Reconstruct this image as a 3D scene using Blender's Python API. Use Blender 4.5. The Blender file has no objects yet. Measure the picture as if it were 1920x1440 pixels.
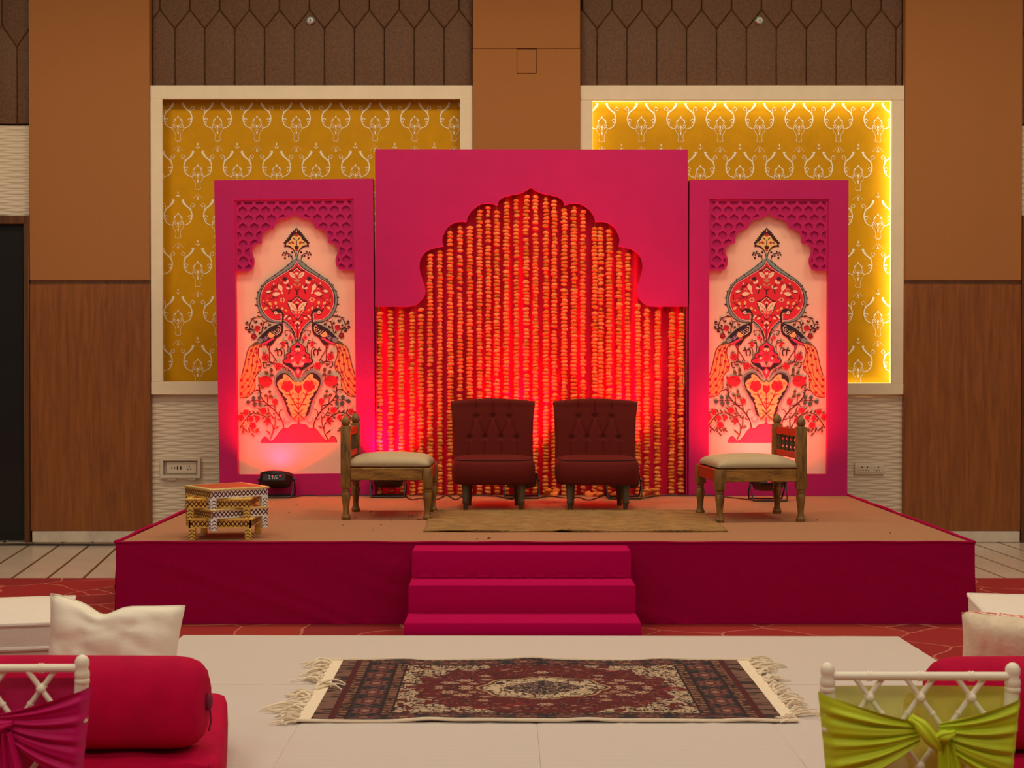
import bpy, bmesh, math, random
import numpy as np
from mathutils import Vector, Matrix
from mathutils.geometry import tessellate_polygon

random.seed(7)
SC = bpy.context.scene
COL = SC.collection
PI = math.pi
R = math.radians

# ------------------------------------------------------------------ camera
FPX, EYE, PITCH, VPX = 2660.0, 1.43, math.atan(30 / 2660.0), 948.0
cam_data = bpy.data.cameras.new('camera')
cam_data.sensor_width = 36.0
cam_data.lens = FPX * 36.0 / 1920.0
cam_data.shift_x = (960.0 - VPX) / 1920.0
cam_data.clip_end = 100
cam_data.dof.use_dof = True
cam_data.dof.focus_distance = 9.4
cam_data.dof.aperture_fstop = 12.0
cam = bpy.data.objects.new('camera', cam_data)
COL.objects.link(cam)
cam.location = (0, 0, EYE)
cam.rotation_euler = (PI / 2 - PITCH, 0, 0)
SC.camera = cam

# ------------------------------------------------------------------ world, exposure, ceiling lights, added fill row
SC.view_settings.view_transform = 'Standard'
SC.view_settings.look = 'None'
SC.view_settings.exposure = 0.0
SC.view_settings.gamma = 1.0
SC.view_settings.use_curve_mapping = False
wd = bpy.data.worlds.new('world')
SC.world = wd
wd.use_nodes = True
wd.node_tree.nodes['Background'].inputs[0].default_value = (1.0, 0.84, 0.68, 1)
wd.node_tree.nodes['Background'].inputs[1].default_value = 0.145

def ceiling_or_fill(x, y, e, color, spread, size=1.1, z=5.3):
    l = bpy.data.lights.new('ceiling_or_fill_light', 'AREA')
    l.shape = 'DISK'; l.size = size; l.energy = e; l.color = color; l.spread = R(spread)
    o = bpy.data.objects.new('ceiling_or_fill_light', l); COL.objects.link(o)
    o.location = (x, y, z)
    return o
for lx in (-3.9, -1.3, 1.3, 3.9):
    for ly, le, lc, sp_ in ((-0.8, 40, (1.0, 0.85, 0.70), 180), (2.4, 22, (1.0, 0.85, 0.70), 180), (5.6, 25, (1.0, 0.85, 0.70), 180), (8.8, 54, (1.0, 0.79, 0.53), 180)):  # row behind the camera is added fill to brighten the near chairs
        ceiling_or_fill(lx, ly, le, lc, sp_)

# ------------------------------------------------------------------ pixel -> place (1920 x 1440 frame)
def ray(u, v):
    dx = (u - VPX) / FPX; dy = (720 - v) / FPX
    return Vector((dx, math.cos(PITCH) + dy * math.sin(PITCH), -math.sin(PITCH) + dy * math.cos(PITCH)))
def W(u, v, Y):                       # point on the vertical plane at distance Y
    d = ray(u, v); t = Y / d.y
    return d.x * t, EYE + d.z * t
def WX(u, Y, v=720): return W(u, v, Y)[0]
def WZ(v, Y, u=960): return W(u, v, Y)[1]
def G(u, v, z):                       # point on the horizontal plane at height z
    d = ray(u, v); t = (z - EYE) / d.z
    return d.x * t, d.y * t

# ------------------------------------------------------------------ materials
def lin(c):
    return tuple(((x / 255) / 12.92 if x / 255 <= 0.04045 else ((x / 255 + 0.055) / 1.055) ** 2.4) for x in c)
MATS = {}
def mat(name, rgb, rough=0.7, metal=0.0, var=0.0, scale=20.0, bump=0.0, bscale=None, stretch=None, sheen=0.0, spec=0.5, emit=None, estr=0.0, coat=0.0, trans=0.0, alpha=1.0, bump_dist=0.01):
    if name in MATS: return MATS[name]
    m = bpy.data.materials.new(name); m.use_nodes = True
    nt = m.node_tree; b = nt.nodes['Principled BSDF']
    c = lin(rgb)
    b.inputs['Base Color'].default_value = (*c, 1)
    b.inputs['Roughness'].default_value = rough
    b.inputs['Metallic'].default_value = metal
    b.inputs['Specular IOR Level'].default_value = spec
    if sheen:
        b.inputs['Sheen Weight'].default_value = sheen
        b.inputs['Sheen Roughness'].default_value = 0.4
        b.inputs['Sheen Tint'].default_value = (*[min(1, x * 1.6 + 0.05) for x in c], 1)
    if coat: b.inputs['Coat Weight'].default_value = coat
    if trans: b.inputs['Transmission Weight'].default_value = trans
    if emit:
        b.inputs['Emission Color'].default_value = (*lin(emit), 1)
        b.inputs['Emission Strength'].default_value = estr
    if alpha < 1: b.inputs['Alpha'].default_value = alpha
    if var or bump:
        tc = nt.nodes.new('ShaderNodeTexCoord'); mp = nt.nodes.new('ShaderNodeMapping')
        nt.links.new(tc.outputs['Object'], mp.inputs['Vector'])
        if stretch: mp.inputs['Scale'].default_value = stretch
        if var:
            n = nt.nodes.new('ShaderNodeTexNoise'); n.inputs['Scale'].default_value = scale
            n.inputs['Detail'].default_value = 6; n.inputs['Roughness'].default_value = 0.6
            nt.links.new(mp.outputs[0], n.inputs['Vector'])
            r = nt.nodes.new('ShaderNodeValToRGB')
            r.color_ramp.elements[0].position = 0.3; r.color_ramp.elements[1].position = 0.7
            r.color_ramp.elements[0].color = (*[x * (1 - var) for x in c], 1)
            r.color_ramp.elements[1].color = (*[min(1, x * (1 + var)) for x in c], 1)
            nt.links.new(n.outputs['Fac'], r.inputs[0]); nt.links.new(r.outputs[0], b.inputs['Base Color'])
        if bump:
            n2 = nt.nodes.new('ShaderNodeTexNoise'); n2.inputs['Scale'].default_value = bscale or scale
            n2.inputs['Detail'].default_value = 4
            nt.links.new(mp.outputs[0], n2.inputs['Vector'])
            bp = nt.nodes.new('ShaderNodeBump'); bp.inputs['Strength'].default_value = bump
            bp.inputs['Distance'].default_value = bump_dist
            nt.links.new(n2.outputs['Fac'], bp.inputs['Height']); nt.links.new(bp.outputs[0], b.inputs['Normal'])
    MATS[name] = m
    return m

def wood_mat(name, dark, light, stretch, rough=0.5, scale=3.0, coat=0.0):
    if name in MATS: return MATS[name]
    m = bpy.data.materials.new(name); m.use_nodes = True
    nt = m.node_tree; b = nt.nodes['Principled BSDF']; b.inputs['Roughness'].default_value = rough
    if coat: b.inputs['Coat Weight'].default_value = coat
    tc = nt.nodes.new('ShaderNodeTexCoord'); mp = nt.nodes.new('ShaderNodeMapping')
    mp.inputs['Scale'].default_value = stretch
    nt.links.new(tc.outputs['Object'], mp.inputs['Vector'])
    n = nt.nodes.new('ShaderNodeTexNoise'); n.inputs['Scale'].default_value = scale
    n.inputs['Detail'].default_value = 8; n.inputs['Roughness'].default_value = 0.65; n.inputs['Distortion'].default_value = 0.6
    nt.links.new(mp.outputs[0], n.inputs['Vector'])
    r = nt.nodes.new('ShaderNodeValToRGB')
    r.color_ramp.elements[0].position = 0.3; r.color_ramp.elements[1].position = 0.7
    r.color_ramp.elements[0].color = (*lin(dark), 1); r.color_ramp.elements[1].color = (*lin(light), 1)
    nt.links.new(n.outputs['Fac'], r.inputs[0]); nt.links.new(r.outputs[0], b.inputs['Base Color'])
    MATS[name] = m
    return m

# ------------------------------------------------------------------ mesh builder
def catmull(pts, n=6, closed=False):
    P = [Vector(p) for p in pts]; out = []
    N = len(P); rng = range(N if closed else N - 1)
    for i in rng:
        p1, p2 = P[i], P[(i + 1) % N]
        p0 = P[i - 1] if (i > 0 or closed) else p1 * 2 - p2
        p3 = P[(i + 2) % N] if (i + 2 < N or closed) else p2 * 2 - p1
        for k in range(n):
            t = k / n
            out.append(0.5 * ((2 * p1) + (p2 - p0) * t + (2 * p0 - 5 * p1 + 4 * p2 - p3) * t * t + (3 * p1 - p0 - 3 * p2 + p3) * t ** 3))
    if not closed: out.append(P[-1])
    return out

class MB:
    def __init__(s): s.v = []; s.f = []; s.m = []
    def add(s, verts, faces, mi=0):
        o = len(s.v); s.v.extend([tuple(p) for p in verts])
        s.f.extend([tuple(i + o for i in f) for f in faces]); s.m.extend([mi] * len(faces)); return s
    def box(s, x0, x1, y0, y1, z0, z1, mi=0):
        return s.add([(x0,y0,z0),(x1,y0,z0),(x1,y1,z0),(x0,y1,z0),(x0,y0,z1),(x1,y0,z1),(x1,y1,z1),(x0,y1,z1)],
              [(0,3,2,1),(4,5,6,7),(0,1,5,4),(1,2,6,5),(2,3,7,6),(3,0,4,7)], mi)
    def bbox(s, x0, x1, y0, y1, z0, z1, b=0.01, seg=2, mi=0):   # box with rounded edges
        bm = bmesh.new(); bmesh.ops.create_cube(bm, size=1)
        for v in bm.verts:
            v.co = Vector(((x0+x1)/2 + v.co.x*(x1-x0), (y0+y1)/2 + v.co.y*(y1-y0), (z0+z1)/2 + v.co.z*(z1-z0)))
        bmesh.ops.bevel(bm, geom=list(bm.edges), offset=b, segments=seg, profile=0.5, affect='EDGES')
        bm.verts.index_update()
        s.add([v.co.copy() for v in bm.verts], [[v.index for v in f.verts] for f in bm.faces], mi); bm.free(); return s
    def lathe(s, prof, n=16, loc=(0,0,0), M=None, mi=0, cap=True):   # prof [(r,z)]
        vs = []; fs = []
        for (r, z) in prof:
            for k in range(n):
                a = 2*PI*k/n; vs.append(Vector((r*math.cos(a), r*math.sin(a), z)))
        for i in range(len(prof)-1):
            for k in range(n):
                fs.append((i*n+k, i*n+(k+1)%n, (i+1)*n+(k+1)%n, (i+1)*n+k))
        if cap:
            fs.append(tuple(range(n))[::-1]); fs.append(tuple((len(prof)-1)*n+k for k in range(n)))
        L = Vector(loc)
        vs = [(M @ p if M else p) + L for p in vs]
        return s.add(vs, fs, mi)
    def tube(s, path, rad, n=8, mi=0, cap=True, closed=False):
        P = [Vector(p) for p in path]; N = len(P)
        if not hasattr(rad, '__len__'): rad = [rad]*N
        vs = []; fs = []; up = None
        for i in range(N):
            if closed: t = P[(i+1) % N] - P[i-1]
            else: t = P[min(i+1, N-1)] - P[max(i-1, 0)]
            t.normalize() if t.length > 1e-9 else None
            if up is None:
                up = Vector((0,0,1)) if abs(t.z) < 0.9 else Vector((1,0,0))
            side = t.cross(up)
            if side.length < 1e-6: side = t.orthogonal()
            side.normalize(); up = side.cross(t).normalized()
            for k in range(n):
                a = 2*PI*k/n
                vs.append(P[i] + (side*math.cos(a) + up*math.sin(a))*rad[i])
        for i in range(N if closed else N-1):
            j = (i+1) % N
            for k in range(n):
                fs.append((i*n+k, i*n+(k+1)%n, j*n+(k+1)%n, j*n+k))
        if cap and not closed:
            fs.append(tuple(range(n))[::-1]); fs.append(tuple((N-1)*n+k for k in range(n)))
        return s.add(vs, fs, mi)
    def prism(s, polys, y0, y1, mi=0, back=True):   # polys: outer + holes in (x, z)
        if not isinstance(polys[0][0], (list, tuple, Vector)): polys = [polys]
        vl = [[Vector((p[0], p[1], 0)) for p in poly] for poly in polys]
        tri = tessellate_polygon(vl)
        flat = [p for poly in vl for p in poly]; n = len(flat)
        vs = [(p.x, y0, p.y) for p in flat] + [(p.x, y1, p.y) for p in flat]
        fs = [tuple(t) for t in tri]
        if back: fs += [tuple(i+n for i in t[::-1]) for t in tri]
        o = 0
        for poly in vl:
            k = len(poly)
            for i in range(k):
                a, b = o+i, o+(i+1) % k
                fs.append((a, b, b+n, a+n))
            o += k
        return s.add(vs, fs, mi)
    def grid(s, fn, nu, nv, mi=0):
        vs = [fn(i/nu, j/nv) for j in range(nv+1) for i in range(nu+1)]
        fs = [(j*(nu+1)+i, j*(nu+1)+i+1, (j+1)*(nu+1)+i+1, (j+1)*(nu+1)+i) for j in range(nv) for i in range(nu)]
        return s.add(vs, fs, mi)
    def sphere(s, c, rx, ry=None, rz=None, nu=12, nv=8, mi=0):
        ry = ry or rx; rz = rz or rx
        prof = [(math.sin(PI*j/nv), -math.cos(PI*j/nv)) for j in range(nv+1)]
        prof[0] = (1e-4, -1); prof[-1] = (1e-4, 1)
        M = Matrix.Diagonal((rx, ry, rz))
        return s.lathe(prof, nu, c, M, mi)
    def xform(s, M):
        s.v = [tuple(M @ Vector(p)) for p in s.v]; return s
    def mesh(s, name, mats, smooth=True, recalc=True, angle=None):
        me = bpy.data.meshes.new(name); me.from_pydata(s.v, [], s.f); me.validate(verbose=False)
        if len(me.polygons) == len(s.m): me.polygons.foreach_set('material_index', s.m)
        if recalc:
            bm = bmesh.new(); bm.from_mesh(me); bmesh.ops.recalc_face_normals(bm, faces=bm.faces); bm.to_mesh(me); bm.free()
        for m in (mats if isinstance(mats, (list, tuple)) else [mats]): me.materials.append(m)
        if smooth:
            me.shade_smooth()
            if angle is not None: me.set_sharp_from_angle(angle=R(angle))
        me.update(); return me
    def build(s, name, mats, parent=None, smooth=True, angle=40, recalc=True, loc=None, rz=None):
        o = bpy.data.objects.new(name, s.mesh(name, mats, smooth, recalc, angle)); COL.objects.link(o)
        if parent is not None: o.parent = parent
        if loc is not None: o.location = loc
        if rz is not None: o.rotation_euler = (0, 0, rz)
        return o

def tag(o, label=None, cat=None, group=None, kind=None):
    if label: o['label'] = label
    if cat: o['category'] = cat
    if group: o['group'] = group
    if kind: o['kind'] = kind
    return o
def thing(name, label, cat, loc=(0,0,0), rz=0.0, group=None):
    o = bpy.data.objects.new(name, None); COL.objects.link(o)
    o.empty_display_size = 0.1
    o.location = loc; o.rotation_euler = (0, 0, rz)
    return tag(o, label, cat, group)
def struct(o): o['kind'] = 'structure'; return o
def copy_tree(o, parent=None):
    c = o.copy(); COL.objects.link(c); c.parent = parent
    for ch in list(o.children): copy_tree(ch, c)
    return c

# ------------------------------------------------------------------ palette
M_TAN = mat('tan_wall_fabric', (174, 114, 60), 0.9, var=0.07, scale=160, bump=0.25, bscale=260)
M_WOOD = wood_mat('wall_veneer', (122, 66, 24), (160, 94, 40), (9, 9, 0.7), 0.45, 3.0)
M_FRAMEWOOD = wood_mat('door_frame_wood', (80, 45, 20), (112, 66, 32), (9, 9, 0.7), 0.45, 3.0)
M_LEATHER = mat('brown_leather', (106, 71, 43), 0.6, var=0.32, scale=48, bump=0.35, bscale=120)
M_CREAM = mat('cream_wall_paint', (246, 230, 198), 0.6, var=0.04, scale=7, spec=0.3)
M_WAVY = mat('cream_wave_panel', (228, 212, 186), 0.6)
M_GOLD = mat('mustard_wallpaper', (216, 158, 6), 0.55, var=0.06, scale=9, spec=0.15)
M_MOTIF = mat('wallpaper_cream_print', (255, 246, 214), 0.5)
M_BLACKDOOR = mat('black_door', (22, 20, 18), 0.35, var=0.2, scale=5)
M_DARK = mat('dark_gap', (30, 18, 12), 0.9)
M_MARBLE = mat('marble_tile', (210, 190, 170), 0.22, var=0.08, scale=2.2)
M_INLAY = mat('brown_tile_inlay', (96, 62, 28), 0.4)
M_SKIRT = mat('marble_skirting', (214, 202, 182), 0.4, var=0.15, scale=6)
M_MAG = mat('magenta_paint', (184, 16, 98), 0.6, var=0.05, scale=5, bump=0.1, bscale=40, spec=0.3)
M_MAGCLOTH = mat('magenta_stage_cloth', (162, 0, 66), 0.9, var=0.05, scale=30, bump=0.2, bscale=300, spec=0.1)
M_STEP = mat('magenta_step_carpet', (186, 0, 80), 0.95, var=0.06, scale=140, bump=0.4, bscale=400, spec=0.1)
M_CURTAIN = mat('magenta_curtain', (226, 0, 62), 0.85, var=0.05, scale=30)
M_DECK = mat('tan_stage_carpet', (170, 124, 90), 0.95, spec=0.2, var=0.09, scale=120, bump=0.4, bscale=300)
M_CANVAS = mat('cream_canvas', (244, 198, 172), 0.8, var=0.03, scale=5)
M_MAROON = mat('maroon_velvet', (100, 25, 18), 0.85, var=0.08, scale=40, spec=0.2)
M_MAROON_PIPE = mat('maroon_piping', (60, 14, 14), 0.8)
M_DARKLEG = wood_mat('grey_brown_leg_wood', (62, 52, 34), (96, 80, 52), (14, 14, 2), 0.5)
M_SHEESHAM = wood_mat('golden_brown_wood', (88, 54, 14), (190, 138, 56), (2.5, 14, 14), 0.5, 3.0)
M_SHEESHAM_V = wood_mat('golden_brown_wood_upright', (78, 52, 18), (162, 118, 50), (14, 14, 2.5), 0.5, 3.0)
M_REDWOOD = mat('orange_red_painted_wood', (176, 52, 22), 0.5, var=0.1, scale=20)
M_BEIGE = mat('beige_seat_cloth', (188, 168, 132), 0.9, var=0.04, scale=30, bump=0.2, bscale=300)
M_WHITE = mat('white_cotton', (232, 222, 206), 0.9, var=0.03, scale=40, bump=0.25, bscale=180)
M_PILLOW = mat('white_pillow_satin', (244, 234, 208), 0.6, var=0.03, scale=6, bump=0.4, bscale=12)
M_VELVET = mat('crimson_velvet', (186, 0, 56), 0.85, var=0.12, scale=9, spec=0.12)
M_IVORY = mat('ivory_lacquer', (252, 242, 214), 0.35)
M_GREEN = mat('lime_sash_satin', (204, 222, 28), 0.6, var=0.05, scale=12)
M_GREENSHEER = mat('lime_sash_sheer', (226, 222, 96), 0.6, var=0.05, scale=9, alpha=0.9)
M_PINKSASH = mat('magenta_sash_satin', (206, 6, 100), 0.6, var=0.05, scale=12, spec=0.3)
M_BLACK = mat('black_plastic', (18, 17, 17), 0.45)
M_JUTE = None
# ================================================================== SETTING
YW = 11.60          # face of the pilasters
YB = 11.74          # wallpaper plane in the bays
ZTOP = 5.3
wall = struct(MB().box(-7.0, 7.0, YB + 0.02, YB + 0.2, 0, ZTOP).build('wall_back', M_TAN, smooth=False))

# ---- floor: red patterned carpet, marble border along the wall
def carpet_material():
    m = bpy.data.materials.new('red_patterned_carpet'); m.use_nodes = True
    nt = m.node_tree; b = nt.nodes['Principled BSDF']; b.inputs['Roughness'].default_value = 0.95
    tc = nt.nodes.new('ShaderNodeTexCoord')
    n0 = nt.nodes.new('ShaderNodeTexNoise'); n0.inputs['Scale'].default_value = 1.6; n0.inputs['Detail'].default_value = 1
    nt.links.new(tc.outputs['Object'], n0.inputs['Vector'])
    mx = nt.nodes.new('ShaderNodeMixRGB'); mx.blend_type = 'ADD'; mx.inputs[0].default_value = 0.55
    nt.links.new(tc.outputs['Object'], mx.inputs[1]); nt.links.new(n0.outputs['Color'], mx.inputs[2])
    vo = nt.nodes.new('ShaderNodeTexVoronoi'); vo.feature = 'DISTANCE_TO_EDGE'; vo.inputs['Scale'].default_value = 2.1
    nt.links.new(mx.outputs[0], vo.inputs['Vector'])
    r = nt.nodes.new('ShaderNodeValToRGB'); r.color_ramp.interpolation = 'LINEAR'
    r.color_ramp.elements[0].position = 0.008; r.color_ramp.elements[0].color = (1, 1, 1, 1)
    r.color_ramp.elements[1].position = 0.018; r.color_ramp.elements[1].color = (0, 0, 0, 1)
    nt.links.new(vo.outputs['Distance'], r.inputs[0])
    v2 = nt.nodes.new('ShaderNodeTexVoronoi'); v2.inputs['Scale'].default_value = 2.1
    nt.links.new(mx.outputs[0], v2.inputs['Vector'])
    r2 = nt.nodes.new('ShaderNodeValToRGB'); r2.color_ramp.interpolation = 'CONSTANT'
    e = r2.color_ramp.elements
    e[0].position = 0; e[0].color = (*lin((150, 22, 18)), 1)
    e[1].position = 0.62; e[1].color = (*lin((136, 20, 20)), 1)
    x = e.new(0.74); x.color = (*lin((156, 40, 24)), 1)
    x = e.new(0.84); x.color = (*lin((142, 22, 20)), 1)
    nt.links.new(v2.outputs['Color'], r2.inputs[0])
    mix = nt.nodes.new('ShaderNodeMixRGB'); mix.inputs[2].default_value = (*lin((186, 104, 84)), 1)
    nt.links.new(r.outputs[0], mix.inputs[0]); nt.links.new(r2.outputs[0], mix.inputs[1])
    nt.links.new(mix.outputs[0], b.inputs['Base Color'])
    n = nt.nodes.new('ShaderNodeTexNoise'); n.inputs['Scale'].default_value = 300
    nt.links.new(tc.outputs['Object'], n.inputs['Vector'])
    bp = nt.nodes.new('ShaderNodeBump'); bp.inputs['Strength'].default_value = 0.4; bp.inputs['Distance'].default_value = 0.005
    nt.links.new(n.outputs['Fac'], bp.inputs['Height']); nt.links.new(bp.outputs[0], b.inputs['Normal'])
    return m
YC = G(100, 1085.5, 0)[1]
floor = struct(MB().box(-7, 7, -1.5, YC, -0.06, 0.006).build('floor', carpet_material(), smooth=False))
bed = MB().box(-7, 7, YC, YB + 0.02, -0.06, -0.004).build('inlay_bed', M_INLAY, floor, smooth=False)
def marble_strip(x0, x1, slant):
    g = 0.011
    xa0, xa1 = x0 + g, x1 - g
    dy = YB - YC
    p = [(xa0, YC), (xa1, YC), (xa1 + slant * dy, YB), (xa0 + slant * dy, YB)]
    vs = [(x, y, -0.004) for x, y in p] + [(x, y, 0.001) for x, y in p]
    MB().add(vs, [(0,3,2,1),(4,5,6,7),(0,1,5,4),(1,2,6,5),(2,3,7,6),(3,0,4,7)]).build('marble_strip', M_MARBLE, floor, smooth=False)
for k in range(18): marble_strip(-6.27 + 0.243 * k, -6.27 + 0.243 * (k + 1), -0.135)
for k in range(15): marble_strip(2.46 + 0.235 * k, 2.46 + 0.235 * (k + 1), -0.035)

# ---- the wall's bands: positions of the edges of pilasters and bays (pixels along the wall)
XL0, XL1, XC0, XC1, XR0, XR1, XF0, XF1 = [WX(u, YW) for u in (56, 281, 886, 1088, 1697, 1915, 283, 1693)]
XL0, XL1 = WX(56, YW), WX(281.5, YW)
XC0, XC1 = WX(886.5, YW), WX(1087.5, YW)
XR0, XR1 = WX(1696, YW), WX(1915, YW)
zg0, zg1 = WZ(533, YW), WZ(526, YW)
zs0 = WZ(996, YW)
def pilaster(x0, x1, full=True):
    if full:
        MB().bbox(x0, x1, YW, YB + 0.01, zg1, ZTOP, 0.004, 1).build('fabric_panel', M_TAN, wall)
        MB().box(x0 + 0.003, x1 - 0.003, YW + 0.012, YB, zg0, zg1).build('groove_trim', M_FRAMEWOOD, wall, smooth=False)
        MB().bbox(x0, x1, YW, YB + 0.01, zs0, zg0, 0.004, 1).build('wood_panel', M_WOOD, wall)
pilaster(XL0, XL1)
pilaster(XR0, XR1)
# centre pilaster: two fabric panels with a seam and a small square access cover
zs = WZ(91, YW)
ax0, ax1, az0, az1 = WX(969.5, YW), WX(1005, YW), WZ(137.5, YW), WZ(91, YW)
MB().bbox(XC0, XC1, YW, YB + 0.01, zs + 0.002, ZTOP, 0.003, 1).build('fabric_panel', M_TAN, wall)
lo = [(XC0, 0), (XC1, 0), (XC1, zs - 0.002), (ax1 + 0.004, zs - 0.002), (ax1 + 0.004, az0 - 0.004), (ax0 - 0.003, az0 - 0.004), (ax0 - 0.003, zs - 0.002), (XC0, zs - 0.002)]
MB().prism(lo, YW, YB + 0.01).build('fabric_panel', M_TAN, wall, smooth=False)
ac = MB().bbox(ax0, ax1, YW - 0.002, YB, az0, az1 - 0.006, 0.002, 1).build('access_cover', M_TAN, wall)
tag(ac, 'small square tan access cover')
for nm, x0, x1 in (('baseboard_left', WX(60, YW), XL1 - 0.004), ('baseboard_right', XR0 + 0.004, XR1 - 0.01)):
    struct(MB().bbox(x0, x1, YW - 0.012, YW + 0.05, 0.003, zs0, 0.004, 1).build(nm, M_SKIRT))

# ---- padded leather honeycomb above the bays
def pad(poly, parent=wall, y=YW + 0.07):
    # raised cushion: outer edge, inner ring lifted toward the room
    cx = sum(p[0] for p in poly) / len(poly); cz = sum(p[1] for p in poly) / len(poly)
    def ring(d, yy):
        out = []
        n = len(poly)
        for i in range(n):
            p0, p1, p2 = Vector(poly[i-1]), Vector(poly[i]), Vector(poly[(i+1) % n])
            e1 = (p1 - p0).normalized(); e2 = (p2 - p1).normalized()
            n1 = Vector((-e1.y, e1.x)); n2 = Vector((-e2.y, e2.x))
            b = (n1 + n2); b = b / max(0.25, b.length_squared) * 2
            q = p1 + b * d
            out.append((q.x, yy, q.y))
        return out
    rings = [ring(0.0, y + 0.026), ring(0.0008, y + 0.009), ring(0.005, y + 0.003), ring(0.014, y)]
    n = len(poly); vs = [p for r_ in rings for p in r_]; fs = []
    for j in range(3):
        for i in range(n): fs.append((j*n+i, j*n+(i+1)%n, (j+1)*n+(i+1)%n, (j+1)*n+i))
    fs.append(tuple(3*n+i for i in range(n)))
    return MB().add(vs, fs).build('padded_panel', M_LEATHER, parent, angle=60)
def clip(poly, x0, x1):
    def half(P, f, inter):
        out = []
        for i in range(len(P)):
            a, b = P[i-1], P[i]
            if f(b):
                if not f(a): out.append(inter(a, b))
                out.append(b)
            elif f(a): out.append(inter(a, b))
        return out
    def at(x): return lambda a, b: (x, a[1] + (b[1]-a[1]) * (x - a[0]) / (b[0]-a[0]))
    poly = half(poly, lambda p: p[0] >= x0, at(x0))
    if poly: poly = half(poly, lambda p: p[0] <= x1, at(x1))
    return poly
def honeycomb(x0, x1, xs, pitch, zbot, zlo, zhi):
    MB().box(x0, x1, YW + 0.095, YB + 0.02, zbot - 0.02, ZTOP).build('padding_backing', M_DARK, wall, smooth=False)
    k = -14
    while xs + k * pitch < x1 + pitch:
        a = xs + k * pitch; g = 0.0006
        low = [(a+g, zbot), (a+pitch-g, zbot), (a+pitch-g, zlo), (a+pitch/2, zhi-g), (a+g, zlo)]
        b = a - pitch / 2
        upp = [(b+g, zhi), (b+pitch/2, zlo+g), (b+pitch-g, zhi), (b+pitch-g, ZTOP), (b+g, ZTOP)]
        for P in (low, upp):
            q = clip(P, x0 + 0.004, x1 - 0.004)
            if len(q) >= 3 and max(p[0] for p in q) - min(p[0] for p in q) > 0.02: pad(q)
        k += 1
zfo = WZ(159, YW)        # top of the cream frames
pitch = 56.3 / 229.3
honeycomb(XL1, XC0, WX(325.5, YW), pitch, zfo, WZ(50, YW), WZ(14, YW))
honeycomb(XC1, XR0, WX(1120, YW), pitch, zfo, WZ(50, YW), WZ(14, YW))
# side bays beyond the outer pilasters
def side_pads(x0, x1, xv, zbot):
    MB().box(x0, x1, YW + 0.095, YB + 0.02, zbot - 0.02, ZTOP).build('padding_backing', M_DARK, wall, smooth=False)
    zlo, zhi = WZ(85, YW), WZ(43, YW)
    k = -8
    while xv + k * pitch < x1 + pitch:
        a = xv + k * pitch; g = 0.0006
        low = [(a+g, zbot), (a+pitch-g, zbot), (a+pitch-g, zlo), (a+pitch/2, zhi-g), (a+g, zlo)]
        b = a - pitch / 2
        upp = [(b+g, zhi), (b+pitch/2, zlo+g), (b+pitch-g, zhi), (b+pitch-g, ZTOP), (b+g, ZTOP)]
        for P in (low, upp):
            q = clip(P, x0 + 0.004, x1 - 0.004)
            if len(q) >= 3 and max(p[0] for p in q) - min(p[0] for p in q) > 0.02: pad(q)
        k += 1
side_pads(-5.6, XL0, WX(28, YW), WZ(230, YW))
side_pads(XR1, 5.6, WX(1940, YW), WZ(230, YW))

# ---- wave-relief panels
def wavy(x0, x1, z0, z1, ph=0.0, y=YW + 0.075, nx=None):
    p, L, A = 0.0240, 0.305, 0.0085
    nz = int((z1 - z0) / 0.0042); nx = nx or int((x1 - x0) / 0.026)
    def fn(u, v):
        x = x0 + u * (x1 - x0); z = z0 + v * (z1 - z0)
        c = 0.30 * math.cos(2*PI*(x + ph) / L)
        q = z / p
        i = math.floor(q - 0.5)
        lines = [(j + c * (1 if j % 2 == 0 else -1)) for j in range(i - 1, i + 4)]
        h = 0
        for a, b in zip(lines, lines[1:]):
            if a <= q < b:
                t = (q - a) / (b - a); w = b - a
                h = A * (0.35 + 0.65 * w / 1.6) * (math.sin(PI * t ** 0.75) ** 0.8 if 0 < t < 1 else 0)
        return (x, y - h, z)
    return MB().grid(fn, nx, nz).build('wave_panel', M_WAVY, wall, angle=None, recalc=False)
zfi0, zfo0 = WZ(716, YW), WZ(740, YW)   # bottom of the recess, bottom of the frame
wavy(XL1, XC0, 0.0, zfo0)
wavy(XC1, XR0, 0.0, zfo0, 0.11)
wavy(-5.6, XL0, WZ(402, YW), WZ(233, YW), 0.05)
wavy(XR1, 5.6, WZ(402, YW), WZ(233, YW), 0.05)

# ---- cream frames, mustard wallpaper with printed motif
def ribbon(mb, pts, w, y, mi=0, n=5, taper=(1, 1)):
    """flat ribbon in the xz plane; pts (x,z); w full width; taper start/end"""
    P = catmull([(p[0], p[1], 0) for p in pts], n) if len(pts) > 2 else [Vector((p[0], p[1], 0)) for p in pts]
    N = len(P); vs = []
    for i in range(N):
        t = P[min(i+1, N-1)] - P[max(i-1, 0)]
        if t.length < 1e-9: t = Vector((1, 0, 0))
        t.normalize(); s = Vector((-t.y, t.x, 0))
        u = i / (N - 1)
        ww = w * (taper[0] * (1-u) + taper[1] * u if len(taper) == 2 else (taper[0]*(1-u)**2 + taper[1]*2*u*(1-u)*1.0 + taper[2]*u*u)) / 2
        a = P[i] + s * ww; b = P[i] - s * ww
        vs += [(a.x, y, a.y), (b.x, y, b.y)]
    fs = [(2*i, 2*i+1, 2*i+3, 2*i+2) for i in range(N-1)]
    mb.add(vs, fs, mi)
def blob(mb, c, r, y, mi=0, n=10, rz=None):
    rz = rz or r
    vs = [(c[0], y, c[1])] + [(c[0] + r*math.cos(2*PI*k/n), y, c[1] + rz*math.sin(2*PI*k/n)) for k in range(n)]
    mb.add(vs, [(0, 1+k, 1+(k+1) % n) for k in range(n)], mi)
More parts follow.
